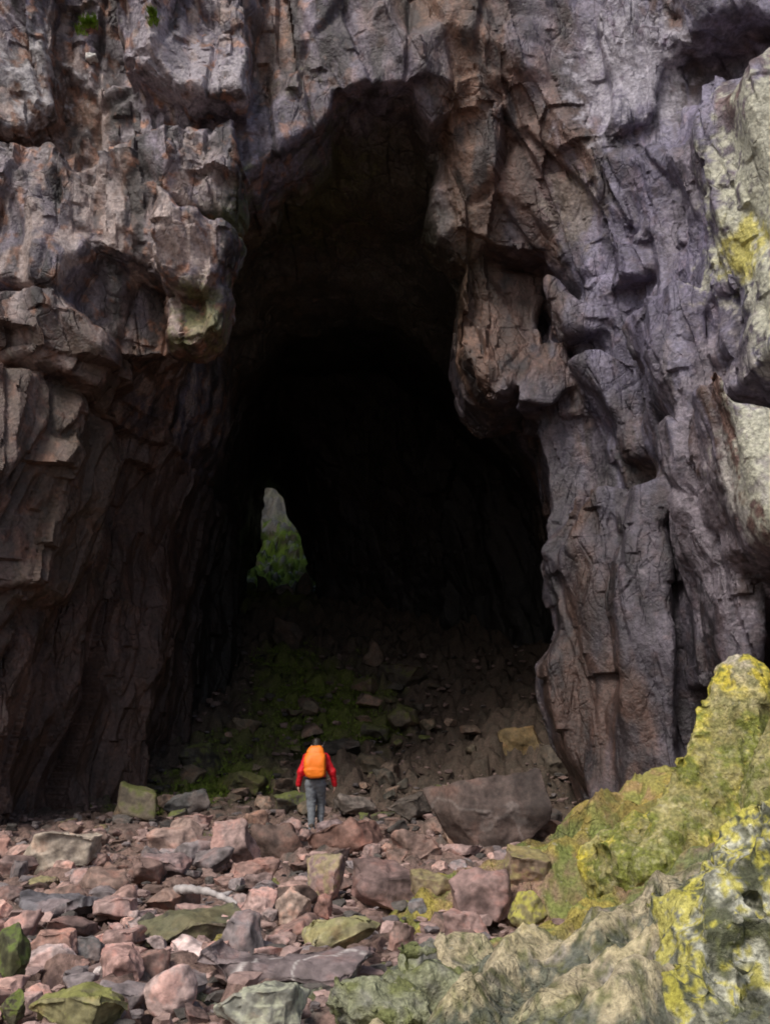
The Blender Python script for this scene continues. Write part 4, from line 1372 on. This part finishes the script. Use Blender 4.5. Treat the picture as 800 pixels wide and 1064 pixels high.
# ------------------------------------------------------------------ driftwood, and growth on the cliff
a = ground_at(183, 944); b = ground_at(230, 957)
a = a + (0, 0, .20); b = b + (.15, 0, .16)
t_ = np.linspace(0, 1, 9)
pts = a[None] * (1 - t_)[:, None] + b[None] * t_[:, None]
pts[:, 2] += .05 * np.sin(t_ * 3.1)
cps = [((p0), .05 - .025 * u, (p1), .048 - .025 * u) for p0, p1, u in zip(pts, pts[1:], t_)] + [(pts[6], .04, pts[6] + (.10, .12, .03), .02)]
Vv, Qq = caps_mesh(cps, .02, .03, lambda q: .012 * fbm(q * np.array([4, 14, 14], f32), 3, 307))
o0 = Vv.mean(0)
o = link('driftwood', mesh_np('driftwood', Vv - o0, Qq), plain('bleached_wood', (.36, .33, .32), var=.4, scale=9, bump=.4), None)
o.location = o0
tag(o, 'bleached pale driftwood branch lying across the cobbles', 'driftwood')

tz = np.einsum('ij,j->i', V - np.array((0, 0, EYE), f32), np.array((0, CP, SP), f32))
qx = 400 + FPX * V[:, 0] / tz
qy = 532 - FPX * (-(V[:, 1]) * SP + (V[:, 2] - EYE) * CP) / tz


def cliff_hit(px, py, r=4):
    m = np.flatnonzero((np.abs(qx - px) < r) & (np.abs(qy - py) < r) & (tz > 1))
    return V[m[np.argmin(tz[m])]].astype(float)


for px, py, rad, nb, lab in ((95, 22, .34, 330, 'bright green grass tuft high on the upper left cliff'), (166, 16, .15, 150, 'smaller grass tuft right of the pale columns at the top of the cliff')):
    c = cliff_hit(px, py)
    BV, BF = [], []
    for i in range(nb):
        r0 = c + np.clip(rng.normal(size=3), -1.3, 1.3) * np.array((rad, .12, rad * .6)) * .6
        try:
            q = 400 + FPX * r0[0] / (r0[1] * CP + (r0[2] - EYE) * SP), 532 - FPX * (-r0[1] * SP + (r0[2] - EYE) * CP) / (r0[1] * CP + (r0[2] - EYE) * SP)
            r0 = cliff_hit(*q, 5)
        except ValueError:
            continue
        d = np.array((rng.normal() * .5, -.8, .5 + rng.random())); d /= np.linalg.norm(d)
        L_ = rng.uniform(.12, .30); sw = np.array((.012, 0, 0))
        tip = r0 + d * L_ + np.array((0, -.05, -.12 * rng.random()))
        mid = r0 + d * L_ * .55 + np.array((0, 0, .03))
        kk = len(BV)
        BV += [r0 - sw, r0 + sw, mid + sw * .8, mid - sw * .8, tip + sw * .2, tip - sw * .2]
        BF += [(kk, kk + 1, kk + 2, kk + 3), (kk + 3, kk + 2, kk + 4, kk + 5)]
    o = link('grass_tuft', mesh_np('grass_tuft', np.array(BV) - c, np.array(BF), False), M_GRASS)
    o.location = c
    tag(o, lab, 'grass tuft')
c = cliff_hit(97, 62)
Vv, Fc = rock_shape((.42, .4, .34), 901, 4, 8, 18)
me = mesh_np('pale_stone', Vv, Fc); set_col(me, rock_colour(Vv, Fc, (.62, .62, .60), 901))
o = link('pale_stone', me, M_STONE); o.location = c + np.array((0, .05, -.17))
tag(o, 'white stone lodged in the upper left cliff below the grass', 'stone')


# ------------------------------------------------------------------ light
EL, ROT = math.radians(48), math.radians(180 + 32)
w = bpy.data.worlds.new('World'); scene.world = w; w.use_nodes = True
nt = w.node_tree
sky = nt.nodes.new('ShaderNodeTexSky'); sky.sky_type = 'NISHITA'; sky.sun_disc = False
sky.sun_elevation = EL; sky.sun_rotation = ROT
sky.air_density = 1.0; sky.dust_density = 4.0; sky.ozone_density = 1.0
nt.links.new(sky.outputs[0], nt.nodes['Background'].inputs['Color'])
nt.nodes['Background'].inputs['Strength'].default_value = .09
sd_ = bpy.data.lights.new('sun', 'SUN'); sd_.energy = 2.0; sd_.angle = math.radians(18); sd_.color = (1, .95, .88)
so = bpy.data.objects.new('sun', sd_); COL.objects.link(so)
sv = Vector((math.sin(ROT) * math.cos(EL), math.cos(ROT) * math.cos(EL), math.sin(EL)))
so.rotation_euler = sv.to_track_quat('Z', 'Y').to_euler()
so.location = (-10, -10, 30)
scene.view_settings.view_transform = 'Standard'
scene.view_settings.look = 'None'
scene.view_settings.exposure = 0.4
scene.view_settings.gamma = 1
scene.cycles.use_denoising = True
scene.cycles.max_bounces = 5
scene.cycles.filter_width = 1.9
print('script', round(time.time() - T0, 1))
